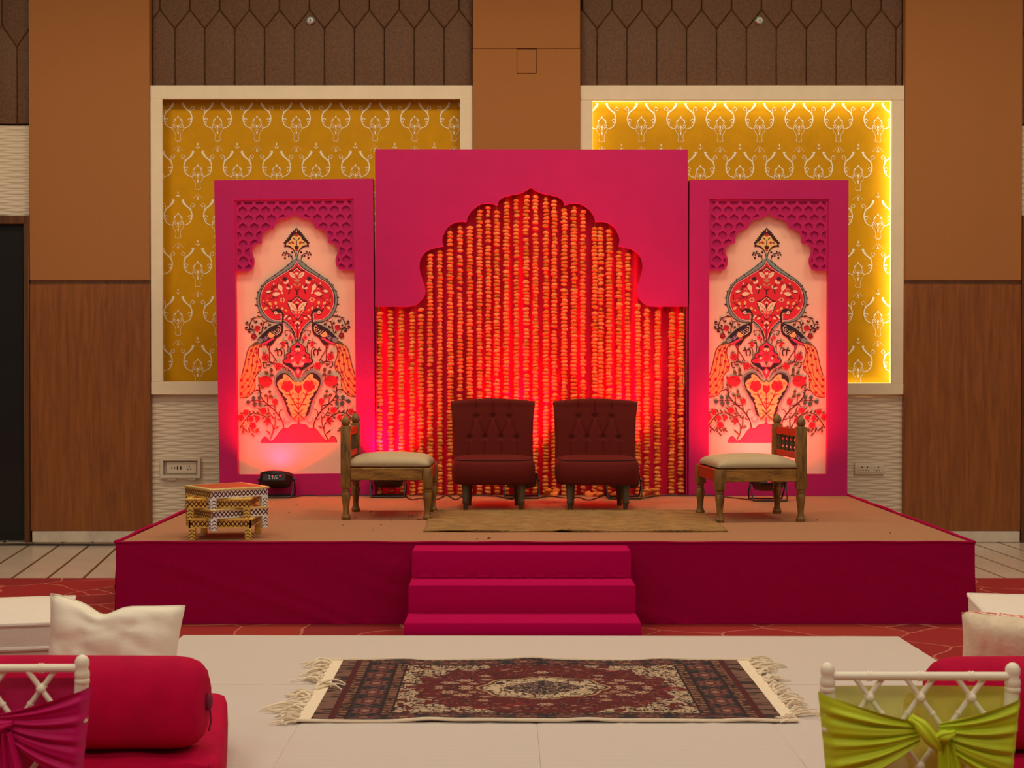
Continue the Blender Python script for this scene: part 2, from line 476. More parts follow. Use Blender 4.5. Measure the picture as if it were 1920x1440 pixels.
def motif(mb, cx, cz, s, y):
    """damask motif; units are 1/8 px of the photograph, z down is positive v"""
    k = s / 8.0
    cnt = [0]
    def lay():            # every stroke a hair above the last, so none coincide
        cnt[0] += 1; return y - 0.00004 * cnt[0]
    def P(u, v, sg): return (cx + sg*u*k, cz - v*k)
    for sg in (1, -1):
        ribbon(mb, [P(70, -335, sg), P(80, -300, sg), P(120, -255, sg), P(180, -205, sg), P(208, -125, sg), P(195, -45, sg), P(155, 10, sg), P(80, 38, sg)], 19*k, lay(), taper=(1.3, 0.6))
        blob(mb, P(72, -335, sg), 21*k, lay())
        ribbon(mb, [P(90, -310, sg), P(104, -285, sg), P(122, -262, sg)], 22*k, lay(), taper=(1, 0.5))
        ribbon(mb, [P(205, -90, sg), P(180, -110, sg), P(152, -100, sg), P(146, -85, sg)], 14*k, lay(), taper=(1.3, 0.5))
        ribbon(mb, [P(200, -50, sg), P(170, -70, sg), P(165, -30, sg)], 12*k, lay(), taper=(1, 0.4))
        ribbon(mb, [P(196, -200, sg), P(190, -255, sg), P(215, -290, sg), P(245, -270, sg), P(232, -238, sg), P(212, -250, sg)], 8*k, lay())
        ribbon(mb, [P(32, -402, sg), P(12, -408, sg), P(4, -385, sg)], 10*k, lay())
        for (u0, v0, u1, v1, w) in ((14,-125,48,-85,18), (30,-90,66,-55,18), (40,-50,72,-10,16), (60,-70,48,-100,13), (24,-30,62,20,14), (10,-5,40,30,12), (66,-30,76,30,10)):
            ribbon(mb, [P(u0, v0, sg), P((u0+u1)/2+5, (v0+v1)/2, sg), P(u1, v1, sg)], w*k, lay(), taper=(0.3, 0.9))
        ribbon(mb, [P(80, 40, sg), P(70, 75, sg), P(42, 115, sg), P(34, 165, sg), P(44, 215, sg)], 5*k, lay())
        ribbon(mb, [P(0, 40, sg), P(22, 62, sg)], 12*k, lay(), taper=(1, 0.3))
        ribbon(mb, [P(40, 210, sg), P(20, 232, sg), P(0, 222, sg)], 7*k, lay())
        # small ornament between the scrolls of the row below
        ribbon(mb, [P(0, 300, sg), P(40, 330, sg), P(75, 370, sg)], 4*k, lay())
        ribbon(mb, [P(2, 385, sg), P(18, 362, sg)], 9*k, lay())
    blob(mb, P(0, -135, 1), 12*k, lay(), rz=20*k)
    blob(mb, P(0, 100, 1), 11*k, lay(), rz=30*k)
    blob(mb, P(0, 10, 1), 14*k, lay(), rz=26*k)
    blob(mb, P(0, -450, 1), 9*k, lay(), rz=24*k)
    blob(mb, P(0, 345, 1), 9*k, lay(), rz=20*k)
def bay(x0, x1, u_out0, u_out1, u_in0, u_in1, v_in0, v_in1, c0, lit):
    yf, yb = YW + 0.018, YW + 0.05
    o0, o1 = x0 + 0.002, x1 - 0.002
    i0, i1 = WX(u_in0, yf), WX(u_in1, yf)
    zi1, zi0 = WZ(v_in0, yf), WZ(v_in1, yf)
    zo1, zo0 = zfo, zfo0
    fr = MB()
    fr.bbox(o0, o1, yf, yb, zi1, zo1, 0.003, 1)
    fr.bbox(o0, o1, yf, yb, zo0, zi0, 0.003, 1)
    f = fr.build('recess_frame', M_CREAM, wall)
    MB().bbox(o0, i0, yf + 0.0006, yb, zi0, zi1, 0.003, 1).build('frame_stile', M_CREAM, f)
    MB().bbox(i1, o1, yf + 0.0006, yb, zi0, zi1, 0.003, 1).build('frame_stile', M_CREAM, f)
    wp = MB().box(o0, o1, YB - 0.004, YB + 0.02, zo0, zo1).build('wallpaper', M_GOLD, wall, smooth=False)
    mb = MB()
    s = 1.0 / (FPX / (YB - 0.006))
    row = 0
    v = c0[1]
    while v < 830:
        off = 0 if row % 2 == 0 else 36.9
        for k in range(-5, 9):
            u = c0[0] + off + 73.9 * k
            X, Z = W(u, v, YB - 0.006)
            motif(mb, X, Z, s, YB - 0.0062)
        v += 91.0; row += 1
    # keep only what lies on the paper
    keep = [i for i, f_ in enumerate(mb.f) if all(o0 < mb.v[j][0] < o1 and zo0 < mb.v[j][2] < zo1 for j in f_)]
    mb.f = [mb.f[i] for i in keep]; mb.m = [mb.m[i] for i in keep]
    mb.build('wallpaper_print', M_MOTIF, wp, smooth=False, recalc=False)
    if lit:
        ml = mat('led_strip_glow', (255, 240, 190), 0.5, emit=(255, 232, 160), estr=1.1)
        yl = YB - 0.035; d = 0.02
        def strip(xa, xb, za, zb, n):
            MB().box(xa, xb, yb + 0.004, yb + 0.012, za, zb).build('led_strip', ml, wall, smooth=False)
        strip(i0 - 0.008, i0 + 0.003, zi0, zi1, 0); strip(i1 - 0.006, i1 + 0.008, zi0, zi1, 0)
        strip(i0 + 0.003, i1 - 0.006, zi1 - 0.006, zi1 + 0.008, 0); strip(i0 + 0.003, i1 - 0.006, zi0 - 0.008, zi0 + 0.004, 0)
        def lamp(loc, sx, rot, e):
            l = bpy.data.lights.new('led_cove_light', 'AREA'); l.shape = 'RECTANGLE'; l.size = sx; l.size_y = 0.012
            l.energy = e; l.color = (1.0, 0.95, 0.75)
            ob = bpy.data.objects.new('led_cove_light', l); COL.objects.link(ob); ob.location = loc; ob.rotation_euler = rot
        W_, H_ = i1 - i0, zi1 - zi0; cx, cz = (i0+i1)/2, (zi0+zi1)/2
        yy = yb + 0.02
        lamp((cx, yy, zi1 + 0.035), W_, (R(55), 0, 0), 2.4)            # top: aimed in and down
        lamp((cx, yy, zi0 - 0.035), W_, (R(125), 0, 0), 1.3)
        for sx, x in ((1, i1 + 0.035), (-1, i0 - 0.035)):
            d_ = Vector((-sx * 0.8, 0.57, 0)).normalized()
            q = d_.to_track_quat('-Z', 'Y').to_euler()
            ob_rot = Matrix((Vector((0, 0, 1)), d_.cross(Vector((0, 0, 1))) * -1, -d_)).transposed().to_euler()
            lamp((x, yy, cz), H_, ob_rot, 2.6 if sx == 1 else 1.6)
bay(XL1, XC0, 281, 886, 305.5, 862.5, 185.5, 715.5, (334.0, 236.0), False)
bay(XC1, XR0, 1088, 1697, 1110.5, 1671.5, 187.5, 718.5, (1350.3, 237.5), True)

# ---- doors at both ends of the wall
zd = WZ(404, YW)
d1 = struct(MB().box(-5.3, WX(44, YW + 0.05), YW + 0.05, YB + 0.02, 0.02, WZ(421, YW)).build('door_1', M_BLACKDOOR, smooth=False))
fr = MB().bbox(WX(47, YW), XL0 - 0.002, YW - 0.01, YB, 0, zd, 0.004, 1).bbox(-5.3, WX(47, YW) - 0.001, YW - 0.009, YB, WZ(420, YW), zd, 0.004, 1)
fr.build('door_frame', M_FRAMEWOOD, d1)
MB().box(WX(45, YW), WX(46.6, YW), YW + 0.0, YW + 0.02, 0.02, WZ(421, YW)).build('edge_strip', mat('brass_edge', (150, 130, 90), 0.3, 0.8), d1, smooth=False)
d2 = struct(MB().box(XR1 + 0.12, 5.3, YW + 0.05, YB + 0.02, 0.02, WZ(421, YW)).build('door_2', M_BLACKDOOR, smooth=False))
MB().bbox(XR1 + 0.002, XR1 + 0.11, YW - 0.01, YB, 0, zd, 0.004, 1).bbox(XR1 + 0.111, 5.3, YW - 0.009, YB, WZ(420, YW), zd, 0.004, 1).build('door_frame', M_FRAMEWOOD, d2)

# ---- small round glass spotlights on the leather
def wall_spot(u, v, label):
    X, Z = W(u, v, YW + 0.06)
    t = thing('wall_spotlight', label, 'spotlight', (X, YW + 0.07, Z), group='round spotlights on the leather panels')
    rot = Matrix.Rotation(PI/2, 3, 'X')
    MB().lathe([(0.024, -0.01), (0.037, 0.0), (0.037, 0.012), (0.030, 0.018), (0.027, 0.010)], 24, M=rot, cap=False).build('rim', mat('chrome', (210, 210, 205), 0.15, 1.0), t)
    MB().lathe([(0.027, 0.008), (0.024, 0.016), (0.014, 0.022), (0.0005, 0.024)], 24, M=rot, cap=False).build('glass_dome', mat('milky_glass', (226, 228, 210), 0.1, coat=1.0, var=0.35, scale=30), t)
    MB().lathe([(0.008, 0.018), (0.008, 0.026), (0.0005, 0.028)], 12, M=rot).build('bulb', mat('dark_glass', (60, 56, 44), 0.1), t)
wall_spot(582, 38, 'small round glass spotlight on leather above the unlit recess')
wall_spot(1424, 38, 'small round glass spotlight on leather above the glowing recess')

# ---- socket plates on the wave panels
M_SOCK = mat('cream_plastic', (226, 212, 188), 0.4)
def socket_holes(t, x, z, y):
    for dx, dz, r in ((0, 0.014, 0.005), (-0.011, -0.011, 0.004), (0.011, -0.011, 0.004)):
        MB().lathe([(r, 0), (r, 0.003)], 10, (x + dx, y, z + dz), Matrix.Rotation(PI/2, 3, 'X')).build('socket_hole', M_DARK, t)
ys = YW + 0.06
x0, z1 = W(1602, 868.5, ys); x1, z0 = W(1657.5, 889, ys)
t = thing('socket_plate', 'cream double socket plate right of the stage backdrop', 'socket', ((x0+x1)/2, ys, (z0+z1)/2), group='sockets on the wave panels')
w, h = (x1-x0)/2, (z1-z0)/2
MB().bbox(-w, w, -0.012, 0.014, -h, h, 0.004, 2).build('plate', M_SOCK, t)
MB().bbox(-w*0.74, w*0.30, -0.016, 0.0, -h*0.62, h*0.62, 0.002, 1).build('module', M_SOCK, t)
MB().bbox(w*0.34, w*0.86, -0.016, 0.0, -h*0.62, h*0.62, 0.002, 1).build('module', M_SOCK, t)
for fx in (-0.52, -0.16, 0.58): socket_holes(t, w*fx, 0, -0.0165)
x0, z1 = W(302, 858, ys); x1, z0 = W(377, 896, ys)
t = thing('socket_box', 'cream recessed socket box with hinge lugs left of backdrop', 'socket', ((x0+x1)/2, ys, (z0+z1)/2), group='sockets on the wave panels')
w, h = (x1-x0)/2, (z1-z0)/2
ring = [[(-w, -h), (w, -h), (w, h), (-w, h)], [(-w*0.86, -h*0.72), (w*0.86, -h*0.72), (w*0.86, h*0.72), (-w*0.86, h*0.72)]]
MB().prism(ring, -0.03, 0.014).build('surround', M_SOCK, t, smooth=False)
MB().bbox(-w*0.86, w*0.86, -0.004, 0.012, -h*0.72, h*0.72, 0.002, 1).build('back_plate', mat('grey_plastic', (168, 156, 138), 0.5), t)
MB().bbox(-w*0.70, w*0.76, -0.010, 0.0, -h*0.52, h*0.58, 0.002, 1).build('socket_module', M_SOCK, t)
socket_holes(t, w*0.42, 0.0, -0.0105)
for fx in (-0.45, -0.30): MB().box(w*fx-0.003, w*fx+0.003, -0.0135, -0.0105, -0.006, 0.006).build('indicator', M_DARK, t, smooth=False)
for fx in (-0.16, 0.0): MB().box(w*fx-0.005, w*fx+0.005, -0.0135, -0.0105, -0.012, 0.012).build('switch', M_DARK, t, smooth=False)
for fx in (-0.45, 0.55): MB().bbox(w*fx-0.035, w*fx+0.035, -0.02, 0.012, -h-0.02, -h-0.001, 0.004, 1).build('hinge_lug', M_SOCK, t)

# ---- cables along the foot of the wall
def cable(name, pts, r, m, label, cat='cable', n=6):
    o = MB().tube(catmull(pts, 6), r, n).build(name, m); return tag(o, label, cat)
M_CBL = mat('black_cable', (16, 14, 13), 0.5)
M_CBLY = mat('yellow_brown_cable', (150, 104, 30), 0.5)
rc = random.Random(3)
def along(x0, x1, y, z, n, a, az=0.0):
    return [(x0 + (x1-x0)*i/n, y + rc.uniform(-a, a), z + rc.uniform(0, az)) for i in range(n+1)]
cable('floor_cable', along(-4.9, -2.35, 11.37, 0.012, 14, 0.02), 0.009, M_CBL, 'black cable along the floor at the left wall')
cable('floor_cable', along(-4.9, -2.35, 11.42, 0.012, 14, 0.012), 0.007, M_CBLY, 'yellow-brown cable lying beside the black one at left wall')
# ================================================================== STAGE
YF, ZS = 7.89, 0.457
SX0, SX1, YSB = WX(217, YF, 1018), WX(1828, YF, 1020), 11.0
stage = thing('stage', 'low rectangular stage with tan carpet top and magenta cloth sides', 'stage', ((SX0+SX1)/2, (YF+YSB)/2, 0))
ox, oy = (SX0+SX1)/2, (YF+YSB)/2
hx, hy = (SX1-SX0)/2, (YSB-YF)/2
MB().box(-hx+0.02, hx-0.02, -hy+0.02, hy-0.02, 0.008, ZS-0.006).build('platform', M_DARK, stage, smooth=False)
MB().bbox(-hx+0.012, hx-0.012, -hy+0.012, hy-0.012, ZS-0.012, ZS, 0.004, 1).build('carpet_top', M_DECK, stage)
def skirt(ax, sgn, length, seed):
    rr = random.Random(seed)
    folds = [(rr.uniform(0, 1), rr.uniform(0.2, 0.9), rr.uniform(0.3, 0.9), rr.uniform(0.006, 0.014), rr.uniform(0.012, 0.03)) for _ in range(11)]
    def fn(u, v):
        d = 0.003 * math.sin(u*length*3.1+seed) * (1-v)
        for (cu, cv, sl, am, wd_) in folds:
            e = (u - cu) * length + (v - cv) * sl * 1.9
            d += am * math.exp(-(e / (wd_*3)) ** 2) * (1-v) ** 0.6
        d += 0.012 * (1-v)**2
        z = 0.008 + v * (ZS + 0.001 - 0.008)
        s_ = (u - 0.5) * length
        if ax == 'x': return (s_, sgn * (hy + d), z)
        return (sgn * (hx + d), s_, z)
    return MB().grid(fn, int(length*40), 20).build('skirt_cloth', M_MAGCLOTH, stage, angle=None)
skirt('x', -1, 2*hx, 4); skirt('y', -1, 2*hy, 5); skirt('y', 1, 2*hy, 6)
rng = random.Random(12)
def edge_path(x0, y0, x1, y1, n):
    return [(x0+(x1-x0)*i/n + (rng.uniform(-0.006, 0.006) if x0 == x1 else 0), y0+(y1-y0)*i/n, ZS + rng.uniform(0.0, 0.006)) for i in range(n+1)]
for x in (-hx, hx): MB().tube(catmull(edge_path(x, -hy, x, hy, 14), 4), 0.011, 8).build('edge_piping', M_MAGCLOTH, stage)
MB().tube(catmull(edge_path(-hx, -hy, hx, -hy, 24), 3), 0.006, 8).build('edge_piping', M_MAGCLOTH, stage)

# ---- carpeted steps
zst = [0.447, 0.300, 0.155]
yst = [7.62, 7.375, 7.085]
xs0, xs1 = WX(772, 7.62, 1033), WX(1183.5, 7.62, 1033)
sx = (xs0 + xs1) / 2; hw = (xs1 - xs0) / 2
st = thing('stage_steps', 'three magenta carpeted steps leading up to the stage', 'steps', (sx, YF, 0))
yb = YF - 0.03
for i in range(3):
    wi = hw + 0.002 * i
    y0 = yst[i] - YF; y1 = -0.03 if i == 0 else yst[i-1] - YF + 0.004
    z0 = 0.008
    def fn(u, v, i=i): pass
    o = MB().bbox(-wi, wi, y0, y1, z0, zst[i], 0.008, 2).build('step', M_STEP, st)
# pinched carpet along the second tread
for k in range(11):
    x = -hw*0.9 + hw*1.8*k/10 + rng.uniform(-0.015, 0.015)
    MB().sphere((x, yst[0]-YF-0.001, zst[1]+0.006), 0.04, 0.012, 0.014, 8, 6).build('carpet_tuck', M_STEP, st)

# ---- jute mat on the stage
def jute_material():
    m = bpy.data.materials.new('jute_braid'); m.use_nodes = True
    nt = m.node_tree; b = nt.nodes['Principled BSDF']; b.inputs['Roughness'].default_value = 0.95
    tc = nt.nodes.new('ShaderNodeTexCoord')
    w_ = nt.nodes.new('ShaderNodeTexWave'); w_.inputs['Scale'].default_value = 14; w_.bands_direction = 'Y'
    w_.inputs['Distortion'].default_value = 3; w_.inputs['Detail'].default_value = 3; w_.inputs['Detail Scale'].default_value = 4
    nt.links.new(tc.outputs['Object'], w_.inputs['Vector'])
    n = nt.nodes.new('ShaderNodeTexNoise'); n.inputs['Scale'].default_value = 9; n.inputs['Detail'].default_value = 8
    nt.links.new(tc.outputs['Object'], n.inputs['Vector'])
    mx = nt.nodes.new('ShaderNodeMixRGB'); mx.inputs[0].default_value = 0.6
    nt.links.new(w_.outputs['Color'], mx.inputs[1]); nt.links.new(n.outputs['Fac'], mx.inputs[2])
    r = nt.nodes.new('ShaderNodeValToRGB')
    r.color_ramp.elements[0].position = 0.25; r.color_ramp.elements[0].color = (*lin((104, 76, 38)), 1)
    r.color_ramp.elements[1].position = 0.75; r.color_ramp.elements[1].color = (*lin((176, 138, 78)), 1)
    nt.links.new(mx.outputs[0], r.inputs[0]); nt.links.new(r.outputs[0], b.inputs['Base Color'])
    bp = nt.nodes.new('ShaderNodeBump'); bp.inputs['Strength'].default_value = 0.8; bp.inputs['Distance'].default_value = 0.006
    nt.links.new(mx.outputs[0], bp.inputs['Height']); nt.links.new(bp.outputs[0], b.inputs['Normal'])
    return m
M_JUTE = jute_material()
mx0, my0 = G(795, 998, ZS); mx1, my1 = G(1362, 997, ZS)[0], G(1000, 960, ZS)[1]
mat_o = thing('jute_mat', 'rectangular brown braided jute mat lying on the stage', 'mat', ((mx0+mx1)/2, (my0+my1)/2, ZS))
mw, mh = (mx1-mx0)/2, (my1-my0)/2
def jz(u, v):
    e = math.exp(-((v)/0.08)**2) * (math.exp(-((u-0.46)/0.02)**2)*0.010 + math.exp(-((u-0.12)/0.08)**2)*0.004 + 0.002*(1+math.sin(u*17)))
    return 0.011 + e
def jmat(u, v, dz=0):
    rx = 0.006*math.sin(v*9); ry = 0.006*math.sin(u*21)
    return ((u-0.5)*2*mw + rx, (v-0.5)*2*mh + ry*(1-v), max(0.001, jz(u, v)+dz))
mb = MB().grid(lambda u, v: jmat(u, v), 60, 24)
n0 = len(mb.v); mb.grid(lambda u, v: jmat(u, v, -0.011), 60, 24)
mb.build('woven_body', M_JUTE, mat_o, angle=None)
per = [jmat(i/40, 0, -0.004) for i in range(41)] + [jmat(1, i/12, -0.004) for i in range(1, 13)] + [jmat(1-i/40, 1, -0.004) for i in range(1, 41)] + [jmat(0, 1-i/12, -0.004) for i in range(1, 12)]
MB().tube([(x, y, max(z, 0.0075)) for x, y, z in per], 0.0075, 6, closed=True).build('bound_edge', M_JUTE, mat_o)

# ---- dry petals scattered on the stage carpet
mb = MB(); pr = random.Random(8)
spots = [G(u, v, ZS) for (u, v) in ((645,985),(668,973),(700,994),(720,984),(734,977),(749,973),(790,974),(818,983),(890,1011),(915,1010),(1015,964),(980,953),(1030,945),(1383,968),(1411,953),(1668,1000),(700,960),(772,968),(540,962),(560,945),(515,965),(1530,975),(960,955),(1060,955),(842,957))]
for x, y in spots:
    for _ in range(pr.choice((1, 1, 2))):
        xx, yy = x + pr.uniform(-0.02, 0.02), y + pr.uniform(-0.03, 0.03); a = pr.uniform(0, PI); s = pr.uniform(0.006, 0.014)
        c, d = math.cos(a)*s, math.sin(a)*s
        mb.add([(xx+c, yy+d, ZS+0.002), (xx-d*0.5, yy+c*0.5, ZS+0.006), (xx-c, yy-d, ZS+0.002), (xx+d*0.5, yy-c*0.5, ZS+0.003), (xx, yy, ZS+0.0005)], [(0,1,2,3), (0,4,1), (1,4,2), (2,4,3), (3,4,0)])
tag(mb.build('petal_litter', mat('dry_petal', (110, 52, 24), 0.9), smooth=False), 'dry dark petals scattered over the tan stage carpet', 'petals', kind='stuff')

# ================================================================== BACKDROP
YP = 10.79
# ---- arched centre fascia
arch_half = [(703, 575), (740, 575), (767, 575), (783, 570), (796, 555), (797.5, 540), (792, 523), (787.5, 508), (787, 495), (791, 482), (803, 470), (823, 463.5), (832, 462.7), 'c', (829.5, 450), (833, 438), (841, 425.5), (853, 418), (865, 416), (875, 417), 'c', (878, 405.7), (887, 393.5), (902, 383.5), (917.5, 381.5), (933, 386), 'c', (936, 376.7), (945, 370), (960, 366), (977, 362.5), (988, 357), (995.5, 352)]
def smooth_with_cusps(seq, n=5):
    segs = [[]]
    for p in seq:
        if p == 'c': segs.append([segs[-1][-1]])
        else: segs[-1].append(p)
    out = []
    for s_ in segs:
        if len(s_) < 2: continue
        c = catmull([(p[0], p[1], 0) for p in s_], n)
        out += [(p.x, p.y) for p in (c if not out else c[1:])]
    return out
# cusp entries: the point after 'c' continues from the point before it
LH = smooth_with_cusps(arch_half)
AX = 995.5
RH = [(2*AX - x, y) for x, y in LH[::-1][1:]]
ARCH = LH + RH
ARCH[0] = (703.5, 575); ARCH[-1] = (1289.5, 575)
cxc, czc = W(996, 600, YP)
def cp(u, v, Y=YP):
    X, Z = W(u, v, Y); return (X - cxc, Z - ZS)
centre = thing('garland_arch', 'magenta arched backdrop panel with scalloped cutout at centre stage', 'backdrop panel', (cxc, YP, ZS))
poly = [cp(703.5, 280), cp(1289.5, 281)] + [cp(u, v) for u, v in ARCH[::-1]]
MB().prism(poly, -0.012, 0.004).build('arch_fascia', M_MAG, centre, angle=30)
# box sides and top behind the fascia
a0, zt = cp(703.5, 280); a1, _ = cp(1289.5, 280)
zb5 = cp(703.5, 575)[1]
mb = MB().box(a0, a0+0.006, 0.004, 0.14, 0.002, zt).box(a1-0.006, a1, 0.004, 0.14, 0.002, zt).box(a0+0.006, a1-0.006, 0.004, 0.14, zt-0.02, zt)
mb.build('box_sides', M_MAG, centre, smooth=False)
# curtain behind
cr = random.Random(21)
def curt(u, v):
    x = a0 + 0.02 + u*(a1-a0-0.04)
    return (x, 0.095 + 0.006*math.sin(x*31) + 0.004*math.sin(x*73+1) + 0.003*math.sin(x*11+v*2), v*(zt-0.02))
MB().grid(curt, 180, 6).build('curtain', M_CURTAIN, centre, angle=None, recalc=False)

# ---- framed side panels with lattice arch and peacock print
# ---------------- the print: traced flat motifs, (a, b) = px left of the axis, px down the photograph
ART_COL = dict(grey=(128, 146, 142), red=(222, 36, 56), dark=(58, 22, 24), navy=(40, 28, 40), cream=(246, 216, 178), tan=(196, 150, 96), pink=(250, 190, 170),
               orange=(240, 160, 96), maroon=(130, 20, 34), rose=(232, 60, 96), lilac=(150, 130, 158), green=(62, 96, 88), olive=(96, 84, 56), crim=(196, 26, 48), gold=(240, 196, 120))
ART_KEYS = list(ART_COL)
ART_MATS = [mat('print_' + k, ART_COL[k], 0.8) for k in ART_KEYS]
def _c(ox_, oy_, ax):
    return lambda x, y: (ax - (ox_ + x / 13.714), oy_ + y / 13.714)
A = _c(1320, 420, 1435.6); B = _c(1320, 510, 1435.9); C = _c(1320, 600, 1436.3); D = _c(1320, 680, 1436.7); E = _c(1320, 740, 1436.9)
ART = []   # (kind, colour, data...)
def fill(col, pts, n=4): ART.append(('f', col, pts, n))
def sym(col, pts, n=4): ART.append(('s', col, pts, n))
def line(col, w_, pts, tp=(1, 1)): ART.append(('l', col, w_, pts, tp))
def dot(col, c, r, rz=None): ART.append(('d', col, c, r, rz))
def leaf(col, p0, p1, w_): ART.append(('lf', col, p0, p1, w_))
def fleur(c, r, col='crim', core='maroon'):
    for k in range(5):
        a = k*2*PI/5 + 0.3
        dot(col, (c[0] + r*0.55*math.cos(a), c[1] + r*0.55*math.sin(a)), r*0.55)
    dot(core, c, r*0.28)
# base mound
sym('rose', [E(1603,690), E(1570,750), E(1450,770), E(1380,810), E(1340,860), E(1200,870), E(1110,950), E(1020,1080), E(930,1170), E(850,1185), E(805,1130), E(750,1080), E(690,1095), E(645,1160), E(635,1240), E(1603,1240)], 1)
line('maroon', 1.1, [E(1603,690), E(1570,750), E(1450,770), E(1380,810), E(1340,860), E(1200,870), E(1110,950), E(1020,1080), E(930,1170), E(850,1185), E(805,1130), E(750,1080), E(690,1095), E(645,1160), E(635,1240)])
for j in range(9):
    for i in range(14):
        x, y = 1585 - i*62 - (j % 2)*31, 820 + j*50
        if (y - 800) * 1.55 > (1385 - x) and x > 880: dot('maroon', E(x, y), 0.55)
for x, y in ((680,1150),(720,1120),(740,1180),(690,1200),(780,1200)): dot('maroon', E(x, y), 0.6)
# tail
tail = [C(390,660), C(310,770), C(260,960), C(210,1180), C(140,1420), D(92,420), D(88,640), D(90,870), D(160,890), D(300,860), D(420,760), D(490,620), D(480,430), D(530,290), D(630,190), C(650,1150), C(620,1040), C(580,900), C(590,720), C(650,620), C(520,600)]
fill('orange', tail)
line('maroon', 1.3, tail[:5]); line('maroon', 1.2, tail[7:21])
line('maroon', 0.8, [C(560,640), C(440,900), C(420,1150), C(370,1430), D(290,440), D(160,610)])
line('maroon', 0.8, [C(470,660), C(400,780), C(330,1000), C(280,1290), D(140,440)])
line('maroon', 0.8, [C(620,640), C(545,830), C(540,1070), C(470,1360), D(300,600), D(130,790)])
line('maroon', 0.8, [C(605,1210), D(470,440), D(320,770), D(160,870)])
for p in (C(400,780), C(330,1000), C(280,1290), C(520,730), C(450,910), C(415,1150), C(470,1350), C(545,830), C(540,1070), C(605,1210), D(140,440), D(300,430), D(470,440), D(160,610), D(320,590), D(130,790), D(320,770)):
    dot('crim', p, 3.0); dot('maroon', p, 1.3)
# heart
outer = [A(1575,870), A(1500,930), A(1400,1010), A(1300,1100), A(1150,1210), A(980,1330), A(850,1420), B(720,310), B(640,430), B(580,560), B(552,700), B(560,820), B(590,920), B(640,1060), B(720,1170), B(840,1250), B(980,1295), B(1130,1300), C(1250,50), C(1370,140), C(1460,270), C(1530,420), C(1570,540)]
inner = [A(1583,960), A(1480,1090), A(1350,1190), A(1180,1290), A(1000,1400), B(800,290), B(690,430), B(640,580), B(625,700), B(640,850), B(690,980), B(770,1100), B(880,1190), B(1000,1232), B(1140,1235), B(1230,1240), C(1300,50), C(1410,160), C(1500,300), C(1560,440), C(1585,520)]
sym('grey', outer)
line('dark', 0.9, outer[1:])
sym('red', inner)
line('dark', 1.5, inner); line('pink', 1.0, [(a - 1.5*(1 if a > 3 else 0), b + 0.4) for a, b in inner])
for p, q in ((B(565,680), B(505,660)), (B(560,850), B(485,830)), (B(600,520), B(550,490)), (B(690,360), B(650,320)), (B(830,220), B(800,175)), (B(1030,100), B(995,60)), (B(610,1040), B(550,1025)), (A(1370,1060), A(1320,1075)), (A(1210,1190), A(1165,1190)), (A(1470,970), A(1430,965))):
    line('dark', 2.4, [p, q], (1, 0.1))
# finial
fin = [A(1585,90), A(1530,170), A(1440,280), A(1360,390), A(1280,490), A(1300,575), A(1390,600), A(1480,660), A(1530,740), A(1555,830), A(1575,930)]
sym('dark', fin)
for p in (A(1515,190), A(1475,240), A(1435,290), A(1400,340), A(1360,390), A(1320,440), A(1280,490), A(1290,570), A(1470,730)): dot('dark', p, 2.0)
sym('gold', [A(1585,240), A(1530,290), A(1460,350), A(1440,405), A(1330,500), A(1320,540), A(1410,562), A(1500,640), A(1555,740), A(1578,860)])
sym('cream', [A(1585,140), A(1565,190), A(1585,215)], 1)
sym('crim', [A(1585,235), A(1535,290), A(1560,330), A(1585,330)])
leaf('crim', A(1450,450), A(1520,520), 5); leaf('dark', A(1370,500), A(1450,480), 2.2); leaf('olive', A(1490,350), A(1560,420), 3)
sym('dark', [A(1585,560), A(1530,580), A(1545,650), A(1585,660)]); sym('crim', [A(1585,650), A(1545,680), A(1585,710)])
line('olive', 1.6, [A(1583,420), A(1583,560)]); line('grey', 1.6, [A(1583,720), A(1583,900)])
line('dark', 1.1, [A(1470,920), A(1460,850), A(1400,775), A(1330,760), A(1260,750), A(1220,790)])
for p in (A(1325,720), A(1225,795), A(1290,800), A(1380,825), A(1255,740)): dot('dark', p, 1.7)
leaf('dark', A(1270,850), A(1300,910), 4); leaf('dark', A(1410,840), A(1480,820), 3)
# heart interior
leaf('cream', A(1390,1235), B(1565,170), 8); leaf('cream', A(1560,1240), B(1580,80), 4)
line('dark', 1.4, [A(1585,1110), A(1500,1190), A(1385,1215)]); line('cream', 1.1, [A(1585,1145), A(1510,1215)]); leaf('crim', A(1585,1180), A(1540,1225), 3)
line('maroon', 0.6, [A(1440,1270), B(1560,150)])
leaf('tan', B(1585,270), B(1505,185), 3.4); leaf('tan', B(1585,370), B(1485,290), 3.4); leaf('tan', B(1585,240), B(1570,160), 3)
line('dark', 1.3, [B(1590,590), B(1590,490), B(1510,430)]); line('dark', 1.0, [B(1380,560), B(1400,470), B(1440,420)])
line('dark', 1.5, [B(1585,622), B(1490,710), B(1345,770)]); line('cream', 1.1, [B(1585,660), B(1510,720), B(1470,760)])
leaf('cream', B(1345,775), B(1585,1010), 12); line('maroon', 0.7, [B(1420,830), B(1500,920), B(1570,990)]); sym('crim', [B(1585,690), B(1530,740), B(1585,790)])
sym('cream', [B(1585,760), B(1545,800), B(1585,830)]); line('dark', 1.6, [B(1590,810), B(1590,940)])
line('dark', 1.3, [B(1345,800), B(1400,960), B(1490,1090), B(1580,1240)]); line('cream', 1.1, [B(1385,850), B(1440,1000), B(1510,1090), B(1560,1180)])
leaf('olive', B(1380,860), B(1400,980), 3); leaf('rose', B(1500,1020), B(1585,1180), 5); leaf('gold', B(1585,1080), B(1510,1000), 3)
sym('cream', [B(1590,1250), B(1520,1310), B(1550,1350), B(1590,1310)]); sym('maroon', [C(1590,80), C(1545,160), C(1590,200)]); leaf('cream', C(1530,150), C(1570,240), 2.6)
